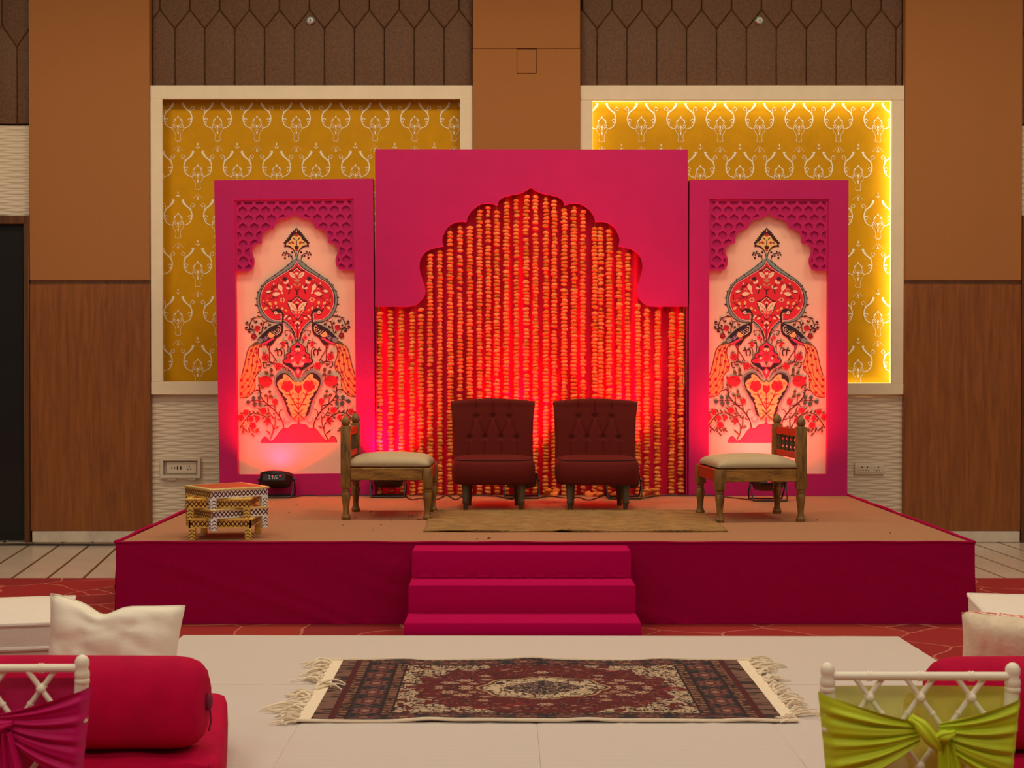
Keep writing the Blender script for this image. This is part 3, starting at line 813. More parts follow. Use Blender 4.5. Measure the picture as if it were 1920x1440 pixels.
line('maroon', 1.0, [C(1590,200), C(1590,540)]); leaf('dark', C(1460,30), C(1520,70), 2.4)
leaf('cream', B(1115,305), B(1200,500), 8.5); leaf('cream', B(945,585), B(1160,545), 8); leaf('cream', B(785,515), B(935,490), 5.5); leaf('cream', B(1180,500), B(1230,570), 4)
for pts in ([B(930,470), B(950,380), B(1060,350), B(1100,290)], [B(960,470), B(985,400), B(1060,385)], [B(940,600), B(980,650), B(1010,620)], [B(780,540), B(880,545), B(940,500)]): line('dark', 1.0, pts)
line('cream', 0.9, [B(1010,460), B(1050,430), B(1080,470)]); leaf('cream', B(985,270), B(1000,330), 3)
dot('navy', B(1275,175), 4.2, 3.4); leaf('cream', B(1355,190), B(1335,310), 4.4); leaf('cream', B(1240,265), B(1335,300), 4); leaf('crim', B(1140,290), B(1250,300), 6); leaf('tan', B(1140,200), B(1210,210), 3)
line('dark', 1.2, [B(1340,300), B(1400,430), B(1365,560)]); leaf('cream', B(1305,400), B(1420,440), 4); leaf('cream', B(1450,340), B(1430,440), 3)
for k in range(6):
    a = k*PI/3; c0 = B(1210,720)
    leaf('cream', (c0[0]+2*math.cos(a), c0[1]+2*math.sin(a)), (c0[0]+6.2*math.cos(a), c0[1]+5*math.sin(a)), 3)
for p, q, w_ in ((B(860,765), B(925,855), 5), (B(1030,740), B(1045,855), 5), (B(725,955), B(835,905), 5), (B(905,890), B(940,935), 3), (B(1065,875), B(1055,935), 3), (B(1185,895), B(1225,985), 5), (B(720,700), B(760,790), 2.6), (B(800,720), B(850,740), 2.6), (B(1260,960), B(1330,1010), 3)): leaf('gold', p, q, w_)
line('dark', 0.9, [B(745,580), B(740,700), B(765,810), B(860,865), B(905,940)]); line('dark', 0.9, [B(1040,850), B(1000,900)]); line('maroon', 0.8, [B(870,670), B(940,690), B(1060,640), B(1110,690)])
for c0 in (B(1390,1190), B(1310,1130), B(1250,1180)):
    leaf('cream', (c0[0]-3, c0[1]-1), (c0[0]+4, c0[1]+2), 4.5)
line('maroon', 0.9, [B(1310,1210), B(1330,1140), B(1400,1120), B(1470,1150)])
# peacock
line('pink', 3.2, [B(1180,1070), B(1185,1160), B(1175,1290)])
line('dark', 2.6, [B(1160,1010), B(1212,1070), B(1218,1180), B(1205,1310)])
for y in range(1090, 1290, 34): line('dark', 0.6, [B(1160, y), B(1205, y)])
dot('navy', B(1085,1000), 8.2, 4.2); dot('dark', B(1035,1045), 5.0, 4.8); dot('cream', B(1030,1045), 3.4); dot('maroon', B(1030,1045), 1.5); dot('cream', B(1032,1040), 0.7)
line('dark', 2.4, [B(985,1010), B(940,990), B(905,930)], (1, 0.2)); line('cream', 1.0, [B(1060,1080), B(1110,1060), B(1170,1065)])
fill('navy', [C(1195,80), C(1030,120), C(880,195), C(760,285), C(640,405), C(550,520), C(640,590), C(760,560), C(860,520), C(970,470), C(1070,420), C(1150,350), C(1195,250), C(1212,150)])
line('dark', 2.6, [C(1205,100), C(1203,250), C(1155,370), C(1050,440), C(970,550), C(890,640), C(800,625)])
fill('navy', [C(800,620), C(870,560), C(970,500), C(960,570), C(890,640)])
fill('grey', [C(555,525), C(650,455), C(705,530), C(630,590), C(560,590)]); fill('olive', [C(400,660), C(470,580), C(560,540), C(590,600), C(470,645)])
fill('lilac', [C(690,490), C(760,420), C(835,350), C(850,420), C(780,510), C(710,530)])
for p in (C(740,480), C(790,430), C(810,390), C(720,510)): dot('navy', p, 1.4)
fill('gold', [C(875,295), C(1015,390), C(965,440), C(880,450), C(830,400)], 1); line('orange', 0.8, [C(900,340), C(960,420)]); line('orange', 0.8, [C(860,370), C(910,430)])
fill('rose', [C(650,610), C(760,555), C(860,500), C(965,445), C(945,520), C(830,590), C(700,640)])
line('maroon', 0.8, [C(680,640), C(830,590), C(950,510)])
line('cream', 1.0, [C(1095,165), C(1130,150), C(1165,190), C(1150,290), C(1060,380)])
for p, q in ((C(1065,205), C(1130,245)), (C(1040,240), C(1120,290)), (C(985,270), C(1095,345)), (C(930,280), C(1050,385))): line('cream', 0.9, [p, q])
line('maroon', 1.5, [C(870,630), C(862,850), C(868,1090)]); line('maroon', 1.4, [C(800,635), C(830,720), C(880,800), C(970,930), C(1045,1060)])
line('maroon', 1.0, [C(670,620), C(655,710)]); line('maroon', 0.8, [C(750,600), C(760,660)])
# curling vines by the peacock
for w_, pts in ((1.3, [B(690,1145), B(540,1150), B(440,1200), B(380,1300), B(360,1400), C(400,225), C(520,250)]), (1.2, [B(365,1340), B(290,1345), B(262,1295), B(300,1270), B(325,1300)]), (1.2, [C(380,215), C(290,235), C(247,190), C(280,165), C(305,190)]),
                (1.1, [C(390,230), C(330,260), C(340,305), C(385,305), C(400,270)]), (1.1, [C(360,185), C(420,200), C(462,165), C(440,130), C(415,150)]), (1.1, [B(470,1215), B(490,1285), B(545,1275), B(550,1235)]),
                (1.2, [B(870,1260), B(740,1290), C(695,170), C(672,310), C(615,335), C(600,310), C(630,300)]), (1.1, [C(735,105), C(665,115), C(640,80), C(680,60)]), (1.1, [C(705,150), C(755,215), C(805,180), C(780,155)]), (1.1, [C(850,60), C(850,120), C(905,130), C(912,100)]),
                (1.1, [C(430,240), C(470,300), C(490,370)]), (1.0, [B(690,1220), B(700,1260), B(740,1290)]), (1.0, [B(380,1195), B(470,1170)]), (1.0, [B(550,1110), B(640,1140)])): line('dark', w_, pts)
for p in (B(300,1290), C(290,185), C(360,290), C(440,145), B(530,1265), C(615,320), C(665,85), C(780,180), C(890,115)): dot('dark', p, 1.9)
fleur(C(560,205), 5.2); leaf('maroon', C(600,150), C(640,200), 2.6); leaf('maroon', C(540,130), C(560,190), 2.6)
fleur(C(470,410), 5.2, 'maroon', 'red')
# centre column
sym('dark', [C(1592,545), C(1500,620), C(1395,700), C(1385,815), C(1285,880), C(1285,975), C(1205,1020), C(1210,1100), C(1300,1170), C(1440,1260), C(1530,1350), C(1575,1440), C(1592,1440)], 2)
sym('navy', [C(1592,1000), C(1260,1090), C(1330,1170), C(1450,1260), C(1530,1340), C(1580,1430)], 2)
sym('rose', [C(1592,572), C(1510,640), C(1420,712), C(1408,838), C(1308,900), C(1315,992), C(1235,1032), C(1265,1100), C(1420,1110), C(1470,1205), C(1592,1205)], 3)
for c0, r in ((C(1470,720), 4.2), (C(1360,930), 4.5), (C(1330,1045), 4.2), (C(1592,960), 5.5)): dot('red', c0, r)
line('maroon', 0.9, [C(1420,770), C(1500,800), C(1592,850)]); line('maroon', 0.9, [C(1320,990), C(1420,960), C(1500,900), C(1592,870)])
dot('navy', C(1592,690), 4.6, 3.0); sym('cream', [C(1592,720), C(1530,740), C(1550,810), C(1592,820)]); dot('maroon', C(1410,930), 3.0, 3.8); dot('cream', C(1450,980), 2.6)
dot('red', C(1592,800), 2.0)
for p in ([C(1592,1205), C(1545,1130), C(1440,1085)], [C(1592,1190), C(1560,1110), C(1500,1060)]): line('cream', 1.0, p)
leaf('pink', C(1440,1100), C(1560,1200), 4); sym('crim', [C(1592,1040), C(1555,1100), C(1592,1180)]); line('olive', 1.2, [C(1592,1060), C(1592,1200)])
sym('maroon', [D(1602,110), D(1505,220), D(1550,340), D(1602,415)]); sym('rose', [D(1602,135), D(1522,222), D(1560,325), D(1602,390)]); sym('pink', [D(1602,170), D(1565,225), D(1602,300)])
# bells and tulips
for w_, pts in ((1.1, [C(1340,820), C(1342,620), C(1320,540), C(1260,520)]), (1.0, [C(1250,1000), C(1245,780), C(1190,712), C(1110,760)]), (1.1, [C(1540,560), C(1490,380), C(1410,280), C(1310,270), C(1250,310)]), (1.1, [C(1330,340), C(1320,390), C(1280,370), C(1270,300)]), (1.0, [C(1470,600), C(1430,540)]), (1.0, [C(1380,660), C(1345,720)]), (0.9, [C(1470,480), C(1440,560)])): line('dark', w_, pts)
fill('crim', [C(1160,560), C(1270,555), C(1255,620), C(1270,680), C(1190,680), C(1180,620)]); line('dark', 1.3, [C(1225,560), C(1225,460)], (1, 0.3)); line('dark', 1.3, [C(1170,590), C(1105,610)], (1, 0.3)); leaf('dark', C(1270,560), C(1330,620), 2.5)
for pts in ([C(1030,710), C(1080,790), C(1075,870), C(1100,920)], [C(1100,760), C(1170,780), C(1185,860), C(1155,920)], [C(985,790), C(1070,770)]): line('dark', 1.8, pts)
fleur(C(1405,450), 4.0, 'rose'); line('dark', 1.2, [C(1405,400), C(1400,350)], (1, 0.3)); leaf('dark', C(1490,470), C(1450,540), 2)
leaf('grey', C(1250,60), C(1400,220), 4); leaf('grey', C(1330,110), C(1450,280), 3)
fleur(C(755,945), 6.4); line('maroon', 1.8, [C(740,880), C(710,790)], (1, 0.2)); line('maroon', 1.5, [C(730,850), C(670,830)], (1, 0.2)); line('maroon', 1.5, [C(745,850), C(770,800)], (1, 0.2)); line('maroon', 1.1, [C(780,1000), C(830,1060)])
fleur(C(1090,1180), 6.2); line('maroon', 1.8, [C(1050,1230), C(1030,1310)], (1, 0.2)); line('maroon', 1.2, [C(1150,1190), C(1230,1210), C(1300,1280)])
line('dark', 1.3, [C(670,1090), C(760,1090), C(865,1075), C(1000,1150)]); line('dark', 1.5, [C(710,1100), C(705,1170), C(740,1220), C(790,1220)]); line('dark', 1.2, [C(780,1090), C(780,1140), C(820,1170)]); dot('olive', C(845,1150), 3.2, 2.4)
line('dark', 1.2, [C(880,1060), C(960,1090), C(1040,1120)]); line('maroon', 1.2, [C(1180,1130), C(1220,1200), C(1340,1250), C(1440,1360), D(1520,400)]); leaf('dark', C(1320,1290), C(1400,1320), 2.6); leaf('dark', C(1190,1240), C(1250,1220), 2)
line('dark', 1.1, [C(960,1070), C(1010,1020)])
# heart vase
vase_out = [D(1602,440), D(1570,475), D(1520,490), D(1450,420), D(1370,320), D(1260,262), D(1140,290), D(1050,370), D(1020,480), D(1050,620), D(1120,770), D(1220,950), D(1285,1090), D(1310,1240), D(1375,1370), D(1420,1390), E(1500,640), E(1603,680)]
sym('navy', vase_out)
sym('gold', [D(1602,470), D(1530,505), D(1430,430), D(1340,330), D(1250,295), D(1205,335), D(1220,390), D(1110,450), D(1058,540), D(1105,640), D(1095,670), D(1215,790), D(1205,830), D(1320,945), D(1280,970), D(1345,1065), D(1310,1080), D(1380,1190), D(1340,1215), E(1380,400), E(1430,550), E(1500,630), E(1603,670)], 3)
line('grey', 2.2, [D(1520,415), D(1400,255), D(1240,212), D(1090,262), D(1003,370), D(992,500), D(1025,640), D(1120,830), D(1215,1000), D(1265,1200), D(1320,1350), E(1385,570), E(1385,650), E(1320,708), E(1250,680), E(1225,620), E(1262,598)])
for x, y, dx, dy in ((1160,220,-30,-30), (1270,205,5,-35), (1380,240,0,-40), (1060,280,-40,-5), (990,380,-40,-15), (975,470,-45,-10), (985,600,-45,10), (1030,720,-50,0), (1110,880,-30,15), (1180,1000,-25,25), (1230,1130,-30,10), (1260,1230,-15,30), (1310,1340,-20,15)): line('grey', 1.6, [D(x, y), D(x+dx, y+dy)], (1, 0.2))
fleur(D(1320,600), 10.5, 'red', 'crim'); leaf('red', D(1320,640), D(1380,760), 7); leaf('red', D(1420,560), D(1480,590), 5)
sym('red', [D(1600,575), D(1570,600), D(1525,560), D(1515,680), D(1560,770), D(1600,800)], 2); line('maroon', 0.8, [D(1525,570), D(1518,690), D(1600,800)])
for w_, pts in ((1.3, [D(1602,1240), D(1600,800)]), (1.6, [D(1602,1210), D(1480,1000), D(1400,860), D(1380,770)]), (1.2, [D(1412,870), D(1430,820), D(1475,770)]), (1.2, [D(1260,805), D(1330,820), D(1395,840)]), (1.1, [D(1475,990), D(1470,950), D(1495,910)]), (1.2, [D(1530,1075), D(1450,1080), D(1390,1065)]), (1.3, [D(1602,1060), D(1560,1040), D(1530,1000)]), (1.1, [D(1602,960), D(1545,900)])): line('maroon', w_, pts)
line('tan', 2.2, [D(1602,870), D(1530,830), D(1500,780)], (0.6, 1)); line('tan', 2.0, [D(1310,490), D(1285,440), D(1320,395), D(1355,395)]); dot('tan', D(1150,535), 3.6, 3.0)
leaf('olive', E(1603,480), E(1470,370), 3.2); leaf('olive', E(1603,500), E(1425,665), 4.2); line('tan', 1.8, [E(1595,490), E(1490,500), E(1430,490), E(1430,455)]); leaf('tan', E(1603,520), E(1530,660), 3.4); dot('dark', E(1603,480), 2.2); leaf('rose', E(1603,560), E(1590,700), 3)
# rose and leaves at the left
dot('crim', D(760,470), 13, 10.5); fill('red', [D(640,480), D(700,440), D(800,470), D(930,490), D(880,570), D(760,600), D(680,560)]); leaf('crim', D(580,350), D(640,460), 5)
leaf('maroon', D(575,350), D(620,450), 2.4)
for j in range(4):
    for i in range(5): dot('dark', D(710 + i*42 + j*12, 345 + j*42 - i*4), 0.9)
for p, q, w_ in ((D(910,120), D(920,265), 7), (D(745,210), D(840,290), 6.5), (D(875,295), D(985,330), 6.5), (D(560,560), D(640,590), 5), (D(640,590), D(720,660), 5), (D(825,745), D(915,735), 7.5), (D(715,830), D(830,855), 6.5), (D(825,860), D(960,875), 8)): leaf('olive', p, q, w_); line('dark', 0.5, [p, q])
for p, q, w_ in ((D(440,840), D(470,965), 8), (D(475,980), D(478,1140), 9.5), (D(245,1015), D(385,990), 8.5), (D(605,830), D(600,965), 8), (D(612,980), D(608,1105), 8)): leaf('green', p, q, w_); line('dark', 0.5, [p, q])
for w_, pts in ((1.7, [D(610,620), D(620,760), D(650,880), D(780,1040), D(1000,1230), D(1150,1430), E(1150,600), E(1205,740), E(1215,860)]), (1.5, [D(625,760), D(560,690), D(460,725)]), (1.2, [D(640,790), D(660,755), D(700,755)]), (1.1, [D(370,968), D(560,970), D(720,990)]), (1.2, [D(822,1070), D(808,960), D(812,880)]), (1.3, [D(1000,1240), D(1005,1180), D(980,1080)]), (1.4, [D(720,1110), D(770,1075), D(860,1085), D(965,1100)]),
                (1.2, [E(1220,372), E(1140,400), E(1105,470), E(1115,560)]), (1.2, [E(950,500), E(980,475), E(1040,470)]), (1.4, [E(1060,600), E(1090,635), E(1160,630)])): line('dark', w_, pts)
leaf('crim', D(1015,905), D(1000,1085), 10); leaf('red', D(1010,930), D(1000,1060), 5); line('dark', 0.8, [D(950,900), D(935,1000), D(985,1070)]); line('dark', 0.8, [D(1065,930), D(1065,1060), D(1010,1080)])
for c0, r in ((E(700,400), 6.0), (E(250,440), 5.2), (E(380,600), 5.0), (E(550,590), 4.6), (E(815,655), 5.6), (E(425,780), 6.0), (E(125,570), 5.6)): fleur(c0, r)
fleur(E(210,715), 4.6, 'gold', 'crim')
for w_, pts in ((1.4, [E(95,850), E(160,740), E(230,640), E(380,490), E(520,468), E(680,520), E(800,600), E(870,690), E(940,800), E(950,900), E(925,1020), E(850,1160)]), (1.3, [E(830,430), E(940,560), E(1000,640), E(995,780), E(955,880)]), (1.0, [E(90,650), E(140,600)])): line('dark', w_, pts)
for p, q in ((E(325,375), E(375,485)), (E(415,395), E(490,475)), (E(525,405), E(600,485)), (E(90,455), E(190,470)), (E(560,325), E(635,400)), (E(810,325), E(845,445)), (E(750,485), E(885,480)), (E(795,550), E(905,540)), (E(905,580), E(985,590)), (E(1020,540), E(1000,645)), (E(635,520), E(735,525)), (E(650,625), E(735,560)), (E(155,800), E(205,905)), (E(200,850), E(290,955)), (E(170,880), E(175,990)), (E(295,900), E(355,825)), (E(325,975), E(355,870)), (E(380,970), E(465,1075)), (E(400,860), E(465,975)), (E(475,905), E(600,860)), (E(505,900), E(620,955)), (E(500,900), E(520,975)), (E(280,605), E(300,695)), (E(690,690), E(770,690)), (E(780,790), E(830,700)), (E(445,530), E(520,545)), (E(505,700), E(530,640)), (E(760,905), E(920,1030)), (E(1110,805), E(965,880))): leaf('olive', p, q, 3.6); line('dark', 0.7, [p, q])

def build_print(to_xz, y0):
    mb = MB()
    def put(poly, mi, y):
        tri = tessellate_polygon([[Vector((p[0], p[1], 0)) for p in poly]])
        mb.add([(p[0], y, p[1]) for p in poly], [tuple(t) for t in tri], mi)
    sc = abs(to_xz((1, 0))[0] - to_xz((0, 0))[0])
    for idx, it in enumerate(ART):
        y = y0 - 0.00002 * (idx + 1)
        mi = ART_KEYS.index(it[1])
        if it[0] == 's':
            P = [(p.x, p.y) for p in catmull([(a, b, 0) for a, b in it[2]], it[3])]
            P = [(max(a, 0.0), b) for a, b in P]
            put([to_xz(p) for p in P] + [to_xz((-a, b)) for a, b in P[::-1] if a > 0.01], mi, y); continue
        for sg in (1, -1):
            if it[0] == 'f':
                P = [(sg*p.x, p.y) for p in catmull([(a, b, 0) for a, b in it[2]], it[3], closed=True)]
                put([to_xz(p) for p in P], mi, y)
            elif it[0] == 'l':
                ribbon(mb, [to_xz((sg*a, b)) for a, b in it[3]], it[2]*(1.3 if it[1] in ('dark', 'maroon') else 1.1)*sc, y + sg*0.000004, mi, n=4, taper=it[4])
            elif it[0] == 'd':
                c = to_xz((sg*it[2][0], it[2][1])); blob(mb, c, it[3]*sc, y + sg*0.000004, mi, 10, (it[4] or it[3])*sc)
            elif it[0] == 'lf':
                a = Vector(to_xz((sg*it[2][0], it[2][1]))); b = Vector(to_xz((sg*it[3][0], it[3][1])))
                d = b - a; nn = Vector((-d.y, d.x)).normalized() * it[4] * sc / 2
                poly = [a, a + d*0.25 + nn*0.8, a + d*0.5 + nn, a + d*0.78 + nn*0.6, b, a + d*0.78 - nn*0.6, a + d*0.5 - nn, a + d*0.25 - nn*0.8]
                mb.add([(p.x, y + sg*0.000004, p.y) for p in poly], [tuple(range(8))], mi)
    return mb

jal_half = [(-111.5, 507.6), (-87, 507.6), (-80, 503), (-76.5, 495), (-76.5, 485), (-80, 475), (-79.5, 465), (-74.5, 459), (-62, 456), 'c', (-61.5, 445), (-55.5, 434.7), (-47, 430.7), (-39, 430), 'c', (-37, 422.7), (-27, 412.6), (-12, 409.0), (-4, 405), (0, 399.5)]
JH = smooth_with_cusps(jal_half, 4)
JARCH = JH + [(-x, y) for x, y in JH[::-1][1:]]
def inside(p, poly):
    c = False; n = len(poly)
    for i in range(n):
        (x1, y1), (x2, y2) = poly[i-1], poly[i]
        if (y1 > p[1]) != (y2 > p[1]) and p[0] < (x2-x1)*(p[1]-y1)/(y2-y1) + x1: c = not c
    return c
def seg_dist(p, a, b):
    ax, ay = a; bx, by = b; dx, dy = bx-ax, by-ay
    t = max(0, min(1, ((p[0]-ax)*dx + (p[1]-ay)*dy) / max(1e-9, dx*dx + dy*dy)))
    return math.hypot(p[0]-ax-t*dx, p[1]-ay-t*dy)
def jali_holes():
    ol = [(-111.5, 374), (111.5, 374)] + [(x, y) for x, y in JARCH[::-1]]
    segs = [(ol[i-1], ol[i]) for i in range(len(ol))]
    def ok(p): return inside(p, ol) and min(seg_dist(p, a, b) for a, b in segs) > 4.3
    shape = [(0, -8.3), (2.6, -6.3), (6.2, -4.6), (7.9, -1.0), (7.6, 2.2), (5.4, 4.6), (2.4, 6.2), (0, 8.0), (-2.4, 6.2), (-5.4, 4.6), (-7.6, 2.2), (-7.9, -1.0), (-6.2, -4.6), (-2.6, -6.3)]
    holes = []
    for r in range(-1, 10):
        for k in range(-6, 7):
            cx = k*21.5 + (10.75 if r % 2 == 0 else 0); cy = 394.5 + 15.5*r
            pts = [(cx+dx, cy+dy) for dx, dy in shape]
            good = [ok(p) for p in pts]
            if all(good): holes.append(pts); continue
            if not any(good): continue
            # pull the outside corners back along the line to the middle of the part that is inside
            gi = [p for p, g in zip(pts, good) if g]
            if len(gi) < 3: continue
            m = (sum(p[0] for p in gi)/len(gi), sum(p[1] for p in gi)/len(gi))
            if not ok(m): continue
            q = []
            for p in pts:
                if ok(p): q.append(p); continue
                lo, hi = 0.0, 1.0
                for _ in range(9):
                    t = (lo+hi)/2
                    if ok((m[0]+(p[0]-m[0])*t, m[1]+(p[1]-m[1])*t)): lo = t
                    else: hi = t
                q.append((m[0]+(p[0]-m[0])*lo, m[1]+(p[1]-m[1])*lo))
            ar = abs(sum(q[i-1][0]*q[i][1]-q[i][0]*q[i-1][1] for i in range(len(q))))/2
            if ar > 9: holes.append(q)
    return ol, holes
JOL, JHOLES = jali_holes()
def side_panel(axis_base, print_axis, tilt, label, voff, foot=148.7):
    X0 = (axis_base - VPX) * YP / FPX
    t = thing('peacock_panel', label, 'backdrop panel', (X0, YP, ZS), group='framed peacock panels')
    t.rotation_euler = (0, tilt, 0)
    s = YP / FPX
    zb = 930 + voff
    def px(a, v, Y=YP): return ((axis_base + a - VPX) * Y / FPX - X0, EYE - ZS + (690 - v) * Y / FPX)
    def lo(a, v): x, z = px(a, v); return (x, max(z, 0.002))
    out = [lo(-148.7, 337.5+voff), lo(148.7, 337.5+voff), lo(foot, 933), lo(-foot, 933)]
    hole = [lo(-111.5, 374), lo(111.5, 374), lo(111.5, 889), lo(-111.5, 889)]
    MB().prism([out, hole], -0.012, 0.10).build('panel_frame', M_MAG, t, angle=30)
    holes = [[px(a, v) for a, v in h] for h in JHOLES]
    MB().prism([[px(a*0.999, v) for a, v in JOL]] + holes, 0.002, 0.014).build('lattice_arch', M_MAG, t, smooth=False)
    MB().prism([px(a*0.998, v + (0 if v < 375 else -0.6)) for a, v in JOL], 0.0145, 0.018).build('lattice_backing', M_MAG, t, smooth=False)
    yc = 0.050
    c0 = px(-112, 892, YP+yc); c1 = px(112, 372, YP+yc)
    cv = MB().box(c0[0], c1[0], yc, yc+0.01, c0[1]-0.01, c1[1]).build('canvas', M_CANVAS, t, smooth=False)
    x_lo = px(-111.2, 500, YP+yc)[0]
    def to(p): return px(print_axis - p[0], p[1], YP+yc)
    build_print(to, yc - 0.0003).build('peacock_print', ART_MATS, cv, smooth=False, recalc=False)
    return t
side_panel(557.8, 3.7, R(-0.60), 'framed peacock print glowing red, left of the garland arch', 0, 145.6)
side_panel(1439.9, -3.6, R(0.08), 'framed peacock print in paler light, right of the garland arch', 1)
# ================================================================== MARIGOLD GARLANDS
M_FLOWERS = [mat('marigold_a', (250, 150, 72), 0.8, var=0.12, scale=60), mat('marigold_b', (240, 130, 56), 0.8, var=0.12, scale=60), mat('marigold_c', (214, 118, 26), 0.8, var=0.15, scale=60)]
M_STRING = mat('garland_string', (150, 110, 60), 0.8)
fr_ = random.Random(5)
def flower_mesh(i):
    mb = MB(); n = 12
    rr = random.Random(100+i)
    rings = [(0.25, -0.46), (0.66, -0.36), (0.97, -0.16), (1.0, 0.02), (0.92, 0.20), (0.60, 0.38), (0.22, 0.46)]
    vs = []
    for j, (r, z) in enumerate(rings):
        for k in range(n):
            a = 2*PI*(k + 0.5*(j % 2))/n
            q = r * (1 + (0.16 if (k + j) % 2 else -0.12) + rr.uniform(-0.07, 0.07))
            vs.append((q*math.cos(a), q*math.sin(a), z + rr.uniform(-0.05, 0.05)))
    fs = []
    for j in range(len(rings)-1):
        for k in range(n): fs.append((j*n+k, j*n+(k+1)%n, (j+1)*n+(k+1)%n, (j+1)*n+k))
    fs.append(tuple(range(n))[::-1]); fs.append(tuple((len(rings)-1)*n+k for k in range(n)))
    mb.add(vs, fs)
    return mb.mesh('marigold', M_FLOWERS[i % 3], True, True, 35)
FLOWER = [flower_mesh(i) for i in range(6)]
GX = [640 + z/3 for z in (215, 278, 338, 398, 447, 500, 555, 613, 668, 722, 777, 826, 875, 928, 984, 1040, 1092, 1150, 1198, 1254, 1308, 1358, 1425, 1457, 1505, 1562, 1610, 1668, 1718, 1778, 1858, 1910)]
ORD = 'first second third fourth fifth sixth seventh eighth ninth tenth eleventh twelfth thirteenth fourteenth fifteenth sixteenth seventeenth eighteenth nineteenth twentieth'.split()
ORD += ['twenty-' + o for o in ORD[:9]] + ['thirtieth', 'thirty-first', 'thirty-second']
YG = YP + 0.026
def arch_v(u):
    best = 575.0
    hits = []
    for (x1, y1), (x2, y2) in zip(ARCH, ARCH[1:]):
        if (x1 <= u <= x2 or x2 <= u <= x1) and x1 != x2: hits.append(y1 + (y2-y1)*(u-x1)/(x2-x1))
    return max(hits) if hits else best
def flower(parent, loc, r, hz, rot):
    o = bpy.data.objects.new('marigold', FLOWER[fr_.randrange(6)]); COL.objects.link(o); o.parent = parent
    o.location = loc; o.scale = (r, r, hz); o.rotation_euler = rot
for gi, u in enumerate(GX):
    vt = max(arch_v(u - 6), arch_v(u), arch_v(u + 6)) if 775 < u < 1216 else 577
    X = WX(u, YG); zt_ = WZ(vt, YG) - 0.02 - fr_.choice((0, 0, 0.01, 0.02))
    zb_ = ZS + 0.012
    n_left = ORD[gi]
    where = 'under the left fascia foot' if gi < 5 else 'under the right fascia foot' if gi > 27 else 'inside the arch'
    t = thing('marigold_garland', f'{n_left} orange marigold string from the left, hanging {where}', 'garland', (X, YG, ZS), group='marigold strings on the backdrop')
    MB().tube([(0, 0, zt_ - ZS + 0.03), (0, 0, 0.02)], 0.0016, 5).build('string', M_STRING, t)
    z = zt_; big = fr_.uniform(0.9, 1.08)
    while z > zb_ + 0.012:
        r = fr_.uniform(0.0195, 0.0245) * big; hz = fr_.uniform(0.026, 0.034)
        if fr_.random() < 0.10: r *= 0.7
        flower(t, (fr_.uniform(-0.004, 0.004), fr_.uniform(-0.003, 0.003), z - ZS - hz*0.42), r, hz, (fr_.uniform(-0.25, 0.25), fr_.uniform(-0.25, 0.25), fr_.uniform(0, 6)))
        z -= hz * fr_.uniform(0.86, 1.0)
        if fr_.random() < 0.03: z -= 0.02
    if gi in (18, 22, 25, 28):     # loose ends lying on the stage
        for k in range(fr_.choice((3, 4, 6))):
            flower(t, (fr_.uniform(-0.05, 0.05), -0.045 - fr_.uniform(0, 0.05), 0.016 + (0.026 if k > 3 else 0)), 0.029, 0.034, (fr_.uniform(-0.6, 0.6), fr_.uniform(-0.6, 0.6), fr_.uniform(0, 6)))

